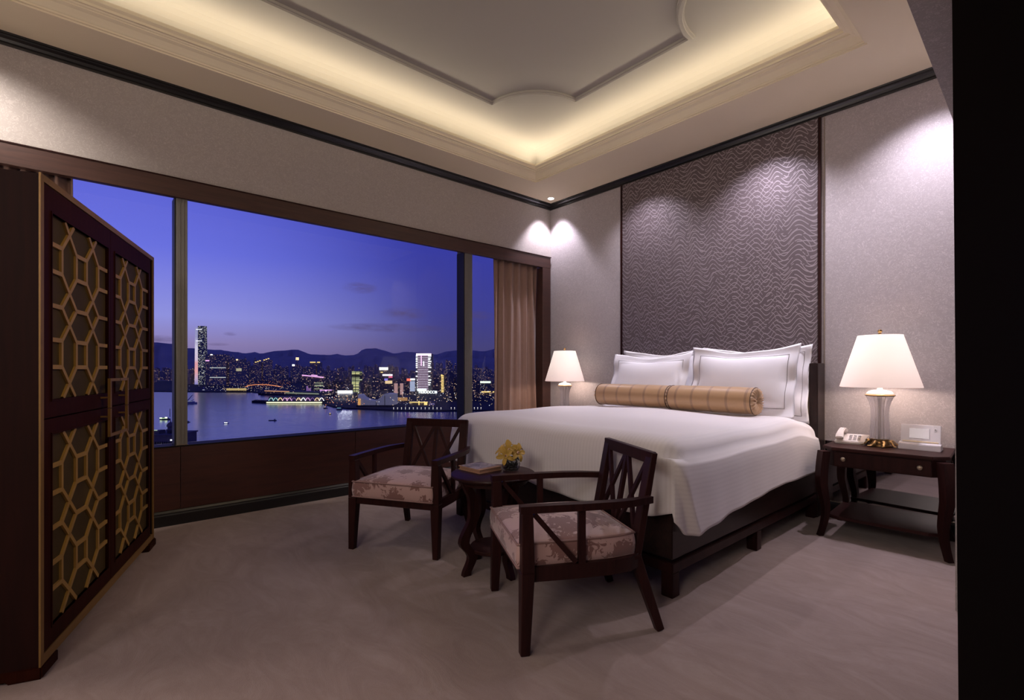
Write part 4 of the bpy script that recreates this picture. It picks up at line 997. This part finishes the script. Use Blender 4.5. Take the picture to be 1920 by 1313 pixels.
# ---- pillows
def pillow(label, xc, y, zb, w_, h_, t_, tilt, yaw, cord=True, seed=0, flange=.055):
    rng = random.Random(seed); t = thing('pillow', label, 'pillow', (xc, y, zb), yaw)
    vs, fs = [], []; n1, n2 = 44, 32; ph = rng.uniform(0, 6)
    fu, fv = flange / (w_ / 2), flange / (h_ / 2)
    def pt(u, v, sgn):
        # u,v in -1..1 including flange
        pu, pv = u / (1 - fu), v / (1 - fv)
        th = 0.0
        if abs(pu) < 1 and abs(pv) < 1: th = t_ * ((1 - abs(pu) ** 2.6) * (1 - abs(pv) ** 2.6)) ** .52
        fl = max(abs(pu), abs(pv)); wv_ = 0
        if fl > .9: wv_ = .012 * math.sin(u * 7 + ph) * abs(v) + .010 * math.sin(v * 8 + ph * 2) * abs(u)
        sx_ = 1 - .05 * (1 - abs(v) ** 2) * abs(u) ** 3; sz_ = 1 - .12 * (1 - abs(u) ** 2) * abs(v) ** 3 * (1 if v > 0 else .3)
        sag = -.022 * math.exp(-(u * 2 - .2 * math.sin(ph)) ** 2) * (1 if v > 0 else 0) * abs(v)
        x = u * w_ / 2 * sx_; zz = (v + 1) * h_ / 2; zz = h_ / 2 + (zz - h_ / 2) * sz_ + sag
        yy = sgn * (th + .0015) + wv_ - .03 * u * u * abs(v)
        return x, yy, zz
    T = Matrix.Rotation(tilt, 4, 'X')
    idx = {}
    for sgn in (-1, 1):
        for j in range(n2 + 1):
            for i in range(n1 + 1):
                if sgn == 1 and (i in (0, n1) or j in (0, n2)): idx[(sgn, i, j)] = idx[(-1, i, j)]; continue
                idx[(sgn, i, j)] = len(vs); vs.append(T @ Vector(pt(-1 + 2 * i / n1, -1 + 2 * j / n2, sgn)))
        for j in range(n2):
            for i in range(n1):
                f_ = (idx[(sgn, i, j)], idx[(sgn, i + 1, j)], idx[(sgn, i + 1, j + 1)], idx[(sgn, i, j + 1)]); fs.append(f_ if sgn < 0 else f_[::-1])
    pyd('pillowcase', vs, fs, M['linen'], t, True)
    if cord:
        pts_ = []; k_ = 22; a_, b__ = 1 - fu, 1 - fv
        ring_ = [(-a_ + 2 * a_ * i / k_, b__) for i in range(k_)] + [(a_, b__ - 2 * b__ * i / k_) for i in range(k_)] + [(a_ - 2 * a_ * i / k_, -b__) for i in range(k_)] + [(-a_, -b__ + 2 * b__ * i / k_) for i in range(k_)]
        for u, v in ring_:
            q = Vector(pt(u, v, -1)); q.y -= .0075; pts_.append(T @ q)
        MB().sweep(pts_, disc_sec(.0017, 5), up=(0, 1, .01), closed=True).obj('stitched_cord', M['taupe_cord'], t)
    return t
TL = -.27
pillow('rear right white pillow against the headboard, mostly hidden', 2.66, -.235, .745, .92, .645, .065, TL * .55, 0, True, 3)
pillow('rear left white pillow against the headboard, its corner peeping up', 1.745, -.235, .745, .92, .645, .065, TL * .55, 0, True, 8)
pillow('large front right white pillow with corded flange behind the right bolster', 2.655, -.50, .790, .90, .61, .085, TL, .03, True, 5, .08)
pillow('large front left white pillow with corded flange behind the left bolster', 1.70, -.46, .775, .92, .60, .085, TL * 1.2, -.02, True, 11, .08)

# ---- bolsters
def bolster(label, p0, p1, R_):
    p0, p1 = Vector(p0), Vector(p1); L = (p1 - p0).length; mid = (p0 + p1) / 2; yaw = math.atan2(p1.y - p0.y, p1.x - p0.x)
    t = thing('bolster', label, 'bolster', tuple(mid - Vector((0, 0, R_))), yaw)
    vs, fs = [], []; n = 40; xs = [-L / 2 + L * i / 24 for i in range(25)]
    for x in xs:
        e2 = abs(x) / (L / 2); r_ = R_ * (1 - .04 * e2 ** 8) * (1 + .008 * math.sin(x * 40))
        for i in range(n): a_ = 2 * PI * i / n; vs.append((x, r_ * math.cos(a_), R_ + r_ * math.sin(a_) * (1 if math.sin(a_) > 0 else .97)))
    for j in range(24):
        for i in range(n): fs.append((j * n + i, j * n + (i + 1) % n, (j + 1) * n + (i + 1) % n, (j + 1) * n + i))
    pyd('roll', vs, fs, M['bolster'], t, True)
    for sg in (-1, 1):
        vs, fs = [], []; n = 88; rings = [(1.0, -.006), (.93, .010), (.7, .016), (.45, .012), (.22, -.002), (.1, -.006)]
        for rr, o in rings:
            for i in range(n):
                a_ = 2 * PI * i / n; am = .010 * math.sin(22 * a_ + 2 * math.sin(3 * a_)) * (1 if .15 < rr < .97 else .2)
                vs.append((sg * (L / 2 + o + am), R_ * .965 * rr * math.cos(a_), R_ + R_ * .965 * rr * math.sin(a_)))
        for j in range(len(rings) - 1):
            for i in range(n):
                f_ = (j * n + i, (j + 1) * n + i, (j + 1) * n + (i + 1) % n, j * n + (i + 1) % n); fs.append(f_ if sg > 0 else f_[::-1])
        q = pyd('pleated_end', vs, fs, M['bolster_end'], t, True)
        MB().lathe([(.001, -.006), (.010, -.005), (.013, 0), (.010, .005), (.001, .006)], 14).obj('button', M['bolster_end'], q, True)
        bt = q.children[0]; bt.rotation_euler = (0, PI / 2, 0); bt.location = (sg * (L / 2 - .002), 0, R_)
        MB().sweep([(sg * (L / 2 - .002), R_ * .97 * math.cos(2 * PI * i / 36), R_ + R_ * .97 * math.sin(2 * PI * i / 36)) for i in range(36)], disc_sec(.0032, 6), up=(1, 0, 0), closed=True).obj('cord', M['bolster_trim'], t)
    return t
bolster('gold striped silk bolster on the right half of the bed', (2.225, -.755, .938), (2.925, -.765, .938), .107)
bolster('gold striped silk bolster on the left half of the bed', (1.42, -.73, .936), (2.165, -.70, .936), .104)

# ---- bedside tables
def nightstand(label, x, y, rz):
    t = thing('bedside_table', label, 'bedside table', (x, y, 0), rz); W, Dp, c_ = .345, .275, .075
    oct_ = [(-W + c_, -Dp), (W - c_, -Dp), (W, -Dp + c_), (W, Dp), (-W, Dp), (-W, -Dp + c_)]
    MB().prism(oct_, .612, .634).obj('top', M['woodx'], t, bev=.004)
    i_ = .022; oct2 = [(-W + c_ + .01, -Dp + i_), (W - c_ - .01, -Dp + i_), (W - i_, -Dp + c_ + .01), (W - i_, Dp - .01), (-W + i_, Dp - .01), (-W + i_, -Dp + c_ + .01)]
    MB().prism(oct2, .50, .612).obj('apron', M['wood'], t, bev=.003)
    d = MB().box(-W + .085, W - .085, -Dp + .008, -Dp + .024, .508, .604).obj('drawer', M['wood'], t, bev=.003)
    for sx_ in (-.205, .205):
        q = MB().lathe([(.001, .020), (.012, .019), (.016, .014), (.013, .008), (.006, .004), (.006, 0)][::-1], 20).obj('knob', M['nickel'], d, True); q.rotation_euler = (PI / 2, 0, 0); q.location = (sx_, -Dp + .008, .557)
    def leg(cx, cy, dx_, dy_, ztop):
        d2 = Vector((dx_, dy_, 0)).normalized(); sd = Vector((-d2.y, d2.x, 0)); q = MB(); n = 15
        for i in range(n + 1):
            z = ztop * i / n; tt = z / ztop
            o = .018 * math.sin(PI * min(1, max(0, (tt - .35) / .65))) + .030 * max(0, (.30 - tt) / .30) ** 1.6 - .012 * math.sin(PI * min(1, tt / .6))
            w_ = .034 + .030 * sm(tt * 1.25); dp = .032 + .022 * sm(tt * 1.3)
            c0 = Vector((cx, cy, z)) + d2 * o
            for a_, b__ in ((-1, -1), (1, -1), (1, 1), (-1, 1)): q.v.append(c0 + sd * (a_ * w_ / 2) + d2 * (b__ * dp / 2))
        for i in range(n):
            for k_ in range(4): k2 = (k_ + 1) % 4; q.f.append((i * 4 + k_, i * 4 + k2, (i + 1) * 4 + k2, (i + 1) * 4 + k_))
        q.f += [(3, 2, 1, 0), (n * 4, n * 4 + 1, n * 4 + 2, n * 4 + 3)]
        q.obj('leg', M['wood'], t, smooth='auto', bev=0)
    leg(-W + .022, -Dp + .018, -1, -1, .602); leg(W - .022, -Dp + .018, 1, -1, .602)
    leg(-W + .045, Dp - .035, -1, .0, .55); leg(W - .045, Dp - .035, 1, .0, .55)
    MB().prism([(-W + .035, -Dp + .055), (-W + .10, -Dp + .02), (W - .10, -Dp + .02), (W - .035, -Dp + .055), (W - .035, Dp), (-W + .035, Dp)], .128, .150).obj('shelf', M['woodx'], t, bev=.003)
    return t
NSX, NSY, NSR = 3.640, -.345, math.radians(3.5)
nightstand('dark timber bedside table with a drawer, right of the bed', NSX, NSY, NSR)
nightstand('dark timber bedside table left of the bed by the curtain, mostly hidden', .60, -.34, 0)

# ---- lamps
def lamp(label, x, y, z0, s_):
    t = thing('table_lamp', label, 'table lamp', (x, y, z0)); t.scale = (s_, s_, s_)
    MB().lathe([(.001, 0), (.070, 0), (.073, .006), (.061, .012), (.050, .016), (.064, .022), (.066, .028), (.048, .034), (.042, .040), (.053, .046), (.051, .052), (.001, .052)], 40).obj('base', M['brass'], t, True)
    for i in range(9):
        a_ = 2 * PI * i / 9 + .2; c_ = Vector((math.cos(a_), math.sin(a_), 0)); sd = Vector((-c_.y, c_.x, 0)); q = MB(); n = 9
        for j in range(n + 1):
            tt = j / n; r_ = .045 + .083 * tt; z = .030 - .018 * tt + .016 * math.sin(tt * PI * 1.7); w_ = .016 * math.sin(PI * min(1, tt * .93 + .07)) ** .7 * (1 + .25 * math.sin(tt * 25)) + .002
            p = c_ * r_ + Vector((0, 0, max(.007, z))) + sd * .012 * math.sin(tt * 4)
            q.v += [p - sd * w_, p + Vector((0, 0, .007)), p + sd * w_, p - Vector((0, 0, .003))]
        for j in range(n):
            for k_ in range(4): k2 = (k_ + 1) % 4; q.f.append((j * 4 + k_, j * 4 + k2, (j + 1) * 4 + k2, (j + 1) * 4 + k_))
        q.f += [(3, 2, 1, 0), (n * 4, n * 4 + 1, n * 4 + 2, n * 4 + 3)]
        q.obj('leaf', M['brass'], t, True)
    MB().lathe([(.042, .052), (.054, .056), (.057, .075), (.056, .10), (.053, .15), (.050, .20), (.050, .24), (.053, .275), (.061, .312), (.072, .340), (.080, .357), (.001, .357)], 144, (0, 0), 18, .055).obj('crystal_body', M['crystal'], t, True)
    MB().lathe([(.008, .05), (.008, .36)], 12).obj('stem', M['nickel'], t, True)
    MB().lathe([(.078, .357), (.087, .358), (.089, .363), (.085, .368), (.076, .369)], 40).obj('ring', M['brass'], t, True)
    MB().lathe([(.080, .369), (.078, .378), (.066, .390), (.04, .398), (.016, .401), (.014, .43), (.001, .43)], 40).obj('cap', M['dome'], t, True)
    MB().lathe([(.004, .43), (.004, .795)], 8).obj('rod', M['brass'], t)
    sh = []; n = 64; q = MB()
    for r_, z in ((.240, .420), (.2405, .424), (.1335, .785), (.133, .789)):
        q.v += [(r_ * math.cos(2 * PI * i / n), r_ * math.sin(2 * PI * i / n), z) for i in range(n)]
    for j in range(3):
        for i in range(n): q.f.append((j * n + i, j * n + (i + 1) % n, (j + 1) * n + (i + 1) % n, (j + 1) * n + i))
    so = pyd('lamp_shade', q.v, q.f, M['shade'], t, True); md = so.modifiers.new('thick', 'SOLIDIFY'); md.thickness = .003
    MB().lathe([(.006, .795), (.014, .798), (.010, .803), (.006, .806), (.013, .812), (.015, .820), (.010, .829), (.002, .833)], 16).obj('finial', M['brass'], t, True)
    b_l = bpy.data.lights.new('bulb', 'POINT'); b_l.energy = 5.5 * s_; b_l.color = (1, .80, .68); b_l.shadow_soft_size = .035
    bo = bpy.data.objects.new('bulb', b_l); COL.objects.link(bo); bo.parent = t; bo.location = (0, 0, .475)
    return t
LX, LY = 3.592, -.312
lamp('large table lamp with fluted crystal body and ivory shade, right of the bed', LX, LY, .634, 1.0)
lamp('table lamp with crystal body and ivory shade left of the bed by the curtain', .515, -.285, .634, .97)

# ---- telephone
ph = thing('telephone', 'ivory desk telephone left of the right bedside lamp', 'telephone', (3.415, -.31, .634), NSR + .10)
q = MB(); q.v = [(-.095, -.075, 0), (.095, -.075, 0), (.105, .09, 0), (-.085, .09, 0), (-.095, -.08, .022), (.092, -.08, .022), (.112, .085, .062), (-.078, .085, .062)]
q.f = [(3, 2, 1, 0), (4, 5, 6, 7), (0, 1, 5, 4), (1, 2, 6, 5), (2, 3, 7, 6), (3, 0, 4, 7)]
q.obj('body', M['plastic'], ph, bev=.006, seg=3, smooth='auto')
q = MB(); q.sweep([(-.062, -.085, .038), (-.062, -.060, .056), (-.060, -.02, .080), (-.056, .03, .092), (-.052, .07, .090), (-.050, .095, .072)], lambda i: [(a_ * (.024 if i in (0, 1, 4, 5) else .019), b__ * (.017 if i in (0, 1, 4, 5) else .012)) for a_, b__ in ((-1, -1), (1, -1), (1, 1), (-1, 1))])
q.obj('handset', M['plastic'], ph, bev=.006, seg=3, smooth='auto')
for r_ in range(4):
    for c_ in range(3):
        x = .0 + c_ * .026; y = -.045 + r_ * .028; z = .024 + (y + .08) / .165 * .040
        MB().box(x - .009, x + .009, y - .008, y + .008, z, z + .004).obj('key', M['plasticw'], ph)
# ---- bedside control panel
cp_ = thing('control_panel', 'white bedside control screen on stand, right of the lamp', 'control panel', (3.812, -.29, .634), NSR - .03); cp_.scale = (.78, .9, 1.0)
q = MB(); q.v = [(-.145, -.06, 0), (.145, -.06, 0), (.145, .07, 0), (-.145, .07, 0), (-.143, -.058, .040), (.143, -.058, .040), (.143, .0, .052), (-.143, .0, .052)]
q.f = [(3, 2, 1, 0), (4, 5, 6, 7), (0, 1, 5, 4), (1, 2, 6, 5), (2, 3, 7, 6), (3, 0, 4, 7)]; q.obj('stand', M['plasticw'], cp_, bev=.004)
tilt = .22
def tp(x, y, z): return Vector((x, y * math.cos(tilt) + z * math.sin(tilt), z * math.cos(tilt) - y * math.sin(tilt))) + Vector((0, -.020, .022))
def tbox(x0, x1, y0, y1, z0, z1, name, mat, par):
    q = MB().box(x0, x1, y0, y1, z0, z1); q.v = [tp(*v) for v in q.v]; return q.obj(name, mat, par, bev=.002, seg=1)
fr = tbox(-.132, .138, -.010, .008, .02, .148, 'bezel', M['plasticw'], cp_)
tbox(-.075, .065, -.0125, -.009, .052, .122, 'screen', M['lcd'], cp_); tbox(-.12, .125, -.013, -.009, .026, .036, 'speaker_slot', M['nickel'], cp_)
q = MB().lathe([(.001, .003), (.011, .003), (.012, 0)][::-1], 16); q.v = [tp(v[0] + .102, -.010 - v[2], v[1] + .118) for v in q.v]; q.obj('dial', M['plasticw'], cp_)
q = MB().box(.099, .105, -.0145, -.012, .115, .121); q.v = [tp(*v) for v in q.v]; q.obj('lens', M['dark'], cp_)

# ---- armchair
def make_chair(label):
    t = thing('armchair', label, 'armchair', (0, 0, 0), 0, None); Wd = M['wood']
    for s_ in (-1, 1):
        q = MB(); q.bar((s_ * .305, -.312, 0), (s_ * .298, -.300, .34), .039, .040, .060, .056); q.bar((s_ * .298, -.300, .34), (s_ * .300, -.302, .585), .060, .056, .048, .048)
        q.obj('front_leg', Wd, t, bev=.003, seg=1)
        q = MB(); q.bar((s_ * .262, .335, 0), (s_ * .236, .222, .34), .034, .036, .046, .050); q.obj('rear_leg', Wd, t, bev=.003, seg=1)
        q = MB(); q.bar((s_ * .224, .225, .30), (s_ * .226, .318, .800), .060, .036, .056, .030); q.obj('back_post', Wd, t, bev=.003, seg=1)
        # arm
        pts_ = [(s_ * .300, -.330, .600), (s_ * .306, -.2, .600), (s_ * .312, -.05, .599), (s_ * .312, .08, .598), (s_ * .302, .17, .597), (s_ * .284, .235, .596), (s_ * .266, .290, .595)]
        MB().sweep(pts_, lambda i: rect_sec(.042 - .012 * (i > 4), .030)).obj('arm', Wd, t, smooth='auto', bev=0)
        MB().box(s_ * .304 - .009, s_ * .304 + .009, -.075, -.043, .35, .585).obj('arm_post', Wd, t)
        MB().bar((s_ * .302, -.270, .578), (s_ * .302, -.085, .362), .018, .022).obj('arm_brace', Wd, t)
    # seat rail, rounded at the rear
    path = [(-.290, -.285, .325), (-.300, -.1, .325), (-.300, .08, .325), (-.285, .17, .325), (-.25, .222, .325), (-.20, .238, .325), (0, .242, .325), (.20, .238, .325), (.25, .222, .325), (.285, .17, .325), (.300, .08, .325), (.300, -.1, .325), (.290, -.285, .325)]
    MB().sweep(path, rect_sec(.026, .062)).obj('side_rail', Wd, t, smooth='auto')
    MB().box(-.275, .275, -.318, -.290, .300, .358).obj('front_rail', Wd, t, bev=.003, seg=1)
    MB().box(-.28, .28, -.29, .23, .335, .348).obj('seat_board', Wd, t)
    def bk(z): return .225 + (z - .30) / .50 * .093
    MB().bar((-.250, bk(.775), .775), (.250, bk(.775), .775), .030, .056, side=(0, 1, .0)).obj('top_rail', Wd, t, bev=.003, seg=1)
    MB().bar((-.21, bk(.40), .40), (.21, bk(.40), .40), .024, .034, side=(0, 1, 0)).obj('lower_rail', Wd, t)
    MB().bar((0, bk(.40), .40), (0, bk(.755), .755), .024, .020).obj('slat', Wd, t)
    for x0, x1 in ((-.198, -.014), (.014, .198)):
        MB().bar((x0, bk(.755), .755), (x1, bk(.40), .40), .020, .017).obj('slat', Wd, t); MB().bar((x1, bk(.755), .755), (x0, bk(.40), .40), .020, .016).obj('slat', Wd, t)
    # cushion
    vs, fs = [], []; nx, ny, nz_ = 26, 26, 6; 
    def outline(u, v):   # -1..1
        x = u * .284; y = -.335 + (v + 1) / 2 * .545
        if v > .2: x *= 1 - .10 * ((v - .2) / .8) ** 2.2
        return x, y
    def ztop(u, v): return .448 + .040 * ((1 - abs(u) ** 3) * (1 - abs(v) ** 3)) ** .8
    top, bot = {}, {}
    for j in range(ny + 1):
        for i in range(nx + 1):
            u, v = -1 + 2 * i / nx, -1 + 2 * j / ny; x, y = outline(u, v)
            if abs(u) > .72 and y > .0 and False: pass
            top[(i, j)] = len(vs); vs.append((x, y, ztop(u, v))); 
    for j in range(ny):
        for i in range(nx): fs.append((top[(i, j)], top[(i + 1, j)], top[(i + 1, j + 1)], top[(i, j + 1)]))
    per = [(i, 0) for i in range(nx)] + [(nx, j) for j in range(ny)] + [(i, ny) for i in range(nx, 0, -1)] + [(0, j) for j in range(ny, 0, -1)]
    prev = [top[p] for p in per]; c0 = Vector((0, -.06, 0))
    for k_ in range(1, nz_ + 1):
        tt = k_ / nz_; cur = []
        for p in per:
            v_ = Vector(vs[top[p]]); d_ = (v_ - c0); d_.z = 0; d_.normalize(); bulge = .008 * math.sin(tt * PI)
            cur.append(len(vs)); vs.append((v_.x + d_.x * bulge, v_.y + d_.y * bulge, .448 - .100 * tt))
        n = len(per)
        for a_ in range(n): fs.append((prev[a_], cur[a_], cur[(a_ + 1) % n], prev[(a_ + 1) % n]))
        prev = cur
    fs.append(tuple(prev[::-1]))
    o = pyd('cushion', vs, fs, M['damask'], t, True)
    bm = bmesh.new(); bm.from_mesh(o.data); bmesh.ops.recalc_face_normals(bm, faces=bm.faces); bm.to_mesh(o.data); bm.free()
    for z in (.449, .352):
        pts_ = [Vector((vs[top[p]][0], vs[top[p]][1], z)) for p in per[::2]]; pts_ = [c0 + (p - c0) * 1.008 + Vector((0, 0, 0)) for p in pts_]
        for p in pts_: p.z = z
        MB().sweep(pts_, disc_sec(.0048, 6), closed=True).obj('piping', M['pipe'], o, True)
    return t
chA = make_chair('dark timber armchair with damask seat facing out beside the window')
fa = Vector((1.925 - 1.364, -2.932 + 3.276)); ca = Vector(((1.925 + 1.364) / 2, (-2.932 - 3.276) / 2)); yawA = math.atan2(fa.y, fa.x)
bkv = Vector((-math.sin(yawA), math.cos(yawA))); chA.location = (*(ca + bkv * .312), 0); chA.rotation_euler = (0, 0, yawA)
chB = copy_tree(chA); chB['label'] = 'dark timber armchair with damask seat in front of the bed foot, nearest the camera'
fb = Vector((3.026 - 2.454, -3.223 + 2.929)); cb = Vector(((3.026 + 2.454) / 2, (-3.223 - 2.929) / 2)); yawB = math.atan2(fb.y, fb.x)
bkv = Vector((-math.sin(yawB), math.cos(yawB))); chB.location = (*(cb + bkv * .312), 0); chB.rotation_euler = (0, 0, yawB)
chA['group'] = chB['group'] = 'lattice back armchairs at the bed foot'

# ---- round side table
TXC, TYC, TZ = 2.240, -2.762, .570
rt = thing('round_side_table', 'small round dark timber table between the two armchairs', 'side table', (TXC, TYC, 0), 0)
MB().lathe([(.001, TZ - .024), (.236, TZ - .024), (.246, TZ - .018), (.250, TZ - .010), (.248, TZ - .003), (.242, TZ), (.001, TZ)], 72).obj('tabletop', M['wood'], rt, smooth='auto')
MB().lathe([(.001, TZ - .052), (.205, TZ - .052), (.205, TZ - .024), (.001, TZ - .024)], 48).obj('apron', M['wood'], rt, smooth='auto')
MB().lathe([(.001, .118), (.135, .118), (.140, .124), (.140, .134), (.134, .140), (.001, .140)], 48).obj('lower_shelf', M['wood'], rt, smooth='auto')
def spl(prof, z):
    for (z0, r0), (z1, r1) in zip(prof, prof[1:]):
        if z0 <= z <= z1: return r0 + (r1 - r0) * sm((z - z0) / (z1 - z0))
    return prof[-1][1]
PF = [(0, .185), (.10, .145), (.19, .200), (.34, .135), (.42, .140), (.55, .195)]
for i in range(4):
    a_ = math.radians(-96 + 90 * i); c_ = Vector((math.cos(a_), math.sin(a_), 0)); sd = Vector((-c_.y, c_.x, 0)); q = MB(); n = 26
    for j in range(n + 1):
        z = .545 * j / n; r_ = spl(PF, z); dp = .046 + .014 * math.sin(PI * z / .545)
        for u_, v_ in ((-1, -1), (1, -1), (1, 1), (-1, 1)): q.v.append(c_ * (r_ + v_ * dp / 2) + sd * (u_ * .016) + Vector((0, 0, z)))
    for j in range(n):
        for k_ in range(4): k2 = (k_ + 1) % 4; q.f.append((j * 4 + k_, j * 4 + k2, (j + 1) * 4 + k2, (j + 1) * 4 + k_))
    q.f += [(3, 2, 1, 0), (n * 4, n * 4 + 1, n * 4 + 2, n * 4 + 3)]; q.obj('leg', M['wood'], rt, smooth='auto')

# ---- book
bo = thing('hardcover_book', 'hardcover photo book with tan edges lying on the round table', 'book', (2.125, -2.772, TZ), .06)
MB().box(-.100, .100, -.090, .090, 0, .003).obj('back_cover', M['coverrim'], bo); MB().box(-.094, .096, -.084, .084, .003, .019).obj('pages', M['paper'], bo)
MB().box(-.100, .100, -.090, .090, .019, .0225).obj('front_cover', M['coverrim'], bo, bev=.001, seg=1); MB().box(-.095, .070, -.085, .085, .0225, .0230).obj('cover_picture', M['cover'], bo)
# ---- flower bowl
VX, VY = 2.262, -2.640
va = thing('glass_flower_bowl', 'small round glass bowl holding orchids on the round table', 'vase', (VX, VY, TZ))
MB().lathe([(.036, 0), (.045, .004), (.053, .02), (.0555, .038), (.053, .058), (.045, .076), (.043, .078), (.041, .076), (.048, .056), (.0495, .038), (.047, .022), (.040, .010), (.001, .008)], 40).obj('bowl', M['glass'], va, True)
pv = MB(); rng = random.Random(2)
for i in range(150):
    a_ = rng.uniform(0, 2 * PI); r_ = .040 * math.sqrt(rng.random()); z = rng.uniform(.014, .048); s_ = rng.uniform(.005, .008); b0 = len(pv.v)
    pv.v += [(r_ * math.cos(a_) + x * s_, r_ * math.sin(a_) + y * s_, z + zz * s_ * .7) for x, y, zz in ((1, 0, 0), (-1, 0, 0), (0, 1, 0), (0, -1, 0), (0, 0, 1), (0, 0, -1))]
    pv.f += [tuple(b0 + q_ for q_ in f_) for f_ in ((0, 2, 4), (2, 1, 4), (1, 3, 4), (3, 0, 4), (2, 0, 5), (1, 2, 5), (3, 1, 5), (0, 3, 5))]
o = pv.obj('pebbles', M['pebble'], va, True); o['kind'] = 'stuff'
def orchid(label, p, d, s_, roll):
    t = thing('orchid_bloom', label, 'flower', tuple(p), 0, 'yellow orchids in the glass bowl'); d = Vector(d).normalized()
    t.rotation_euler = (d.to_track_quat('Z', 'Y').to_matrix() @ Matrix.Rotation(roll, 3, 'Z')).to_euler()
    for i, (a_, L, wd) in enumerate(((90, .060, .019), (15, .063, .016), (165, .063, .016), (-52, .058, .015), (232, .058, .015))):
        a_ = math.radians(a_); c_ = Vector((math.cos(a_), math.sin(a_), 0)); sd = Vector((-c_.y, c_.x, 0)); vs, fs = [], []; n = 9
        for j in range(n + 1):
            tt = j / n; w_ = wd * s_ * math.sin(PI * (tt * .90 + .06)) ** .8 * (1 + .08 * math.sin(tt * 14 + i)); r_ = (.004 + L * tt) * s_; up = (.010 * math.sin(tt * PI) - .022 * tt * tt * (i % 2) + .010 * tt) * s_
            for u_ in (-1, -.5, 0, .5, 1): vs.append(c_ * r_ + sd * (u_ * w_) + Vector((0, 0, up + .006 * s_ * u_ * u_)))
        for j in range(n):
            for k_ in range(4): fs.append((j * 5 + k_, j * 5 + k_ + 1, j * 5 + k_ + 6, j * 5 + k_ + 5))
        o = pyd('petal', vs, fs, M['petal'], t, True); m_ = o.modifiers.new('t', 'SOLIDIFY'); m_.thickness = .0012
    q = MB().lathe([(.003 * s_, 0), (.007 * s_, .005), (.010 * s_, .014 * s_), (.006 * s_, .020 * s_)], 12).obj('lip', M['lip'], t, True)
    MB().lathe([(.001, .017 * s_), (.004 * s_, .021 * s_), (.003 * s_, .023 * s_)], 10).obj('throat', M['lipdark'], t, True)
cv = Vector((VX, VY, TZ)); tc = (CAM - cv); tc.z = 0; tc.normalize(); rgt = RT.copy()
orchid('yellow orchid bloom at the upper centre of the bowl, facing the camera', cv + rgt * -.010 + Vector((0, 0, .122)) + tc * .015, tc + Vector((0, 0, .45)), 1.0, .2)
orchid('yellow orchid bloom on the right of the bowl with drooping petal', cv + rgt * .035 + Vector((0, 0, .105)) + tc * .015, tc * .8 + rgt * .55 + Vector((0, 0, .35)), .95, -.3)
orchid('yellow orchid bloom low at the front of the bowl', cv + rgt * -.028 + Vector((0, 0, .092)) + tc * .030, tc - rgt * .35 + Vector((0, 0, .1)), .95, .5)
orchid('yellow orchid bloom at the left rear of the bowl', cv + rgt * -.040 + Vector((0, 0, .115)) - tc * .012, -rgt * .7 + tc * .3 + Vector((0, 0, .8)), .95, 1.1)
orchid('yellow orchid bloom at the rear of the bowl, facing up', cv + rgt * .012 + Vector((0, 0, .118)) - tc * .020, rgt * .1 - tc * .3 + Vector((0, 0, 1)), .9, 2.0)
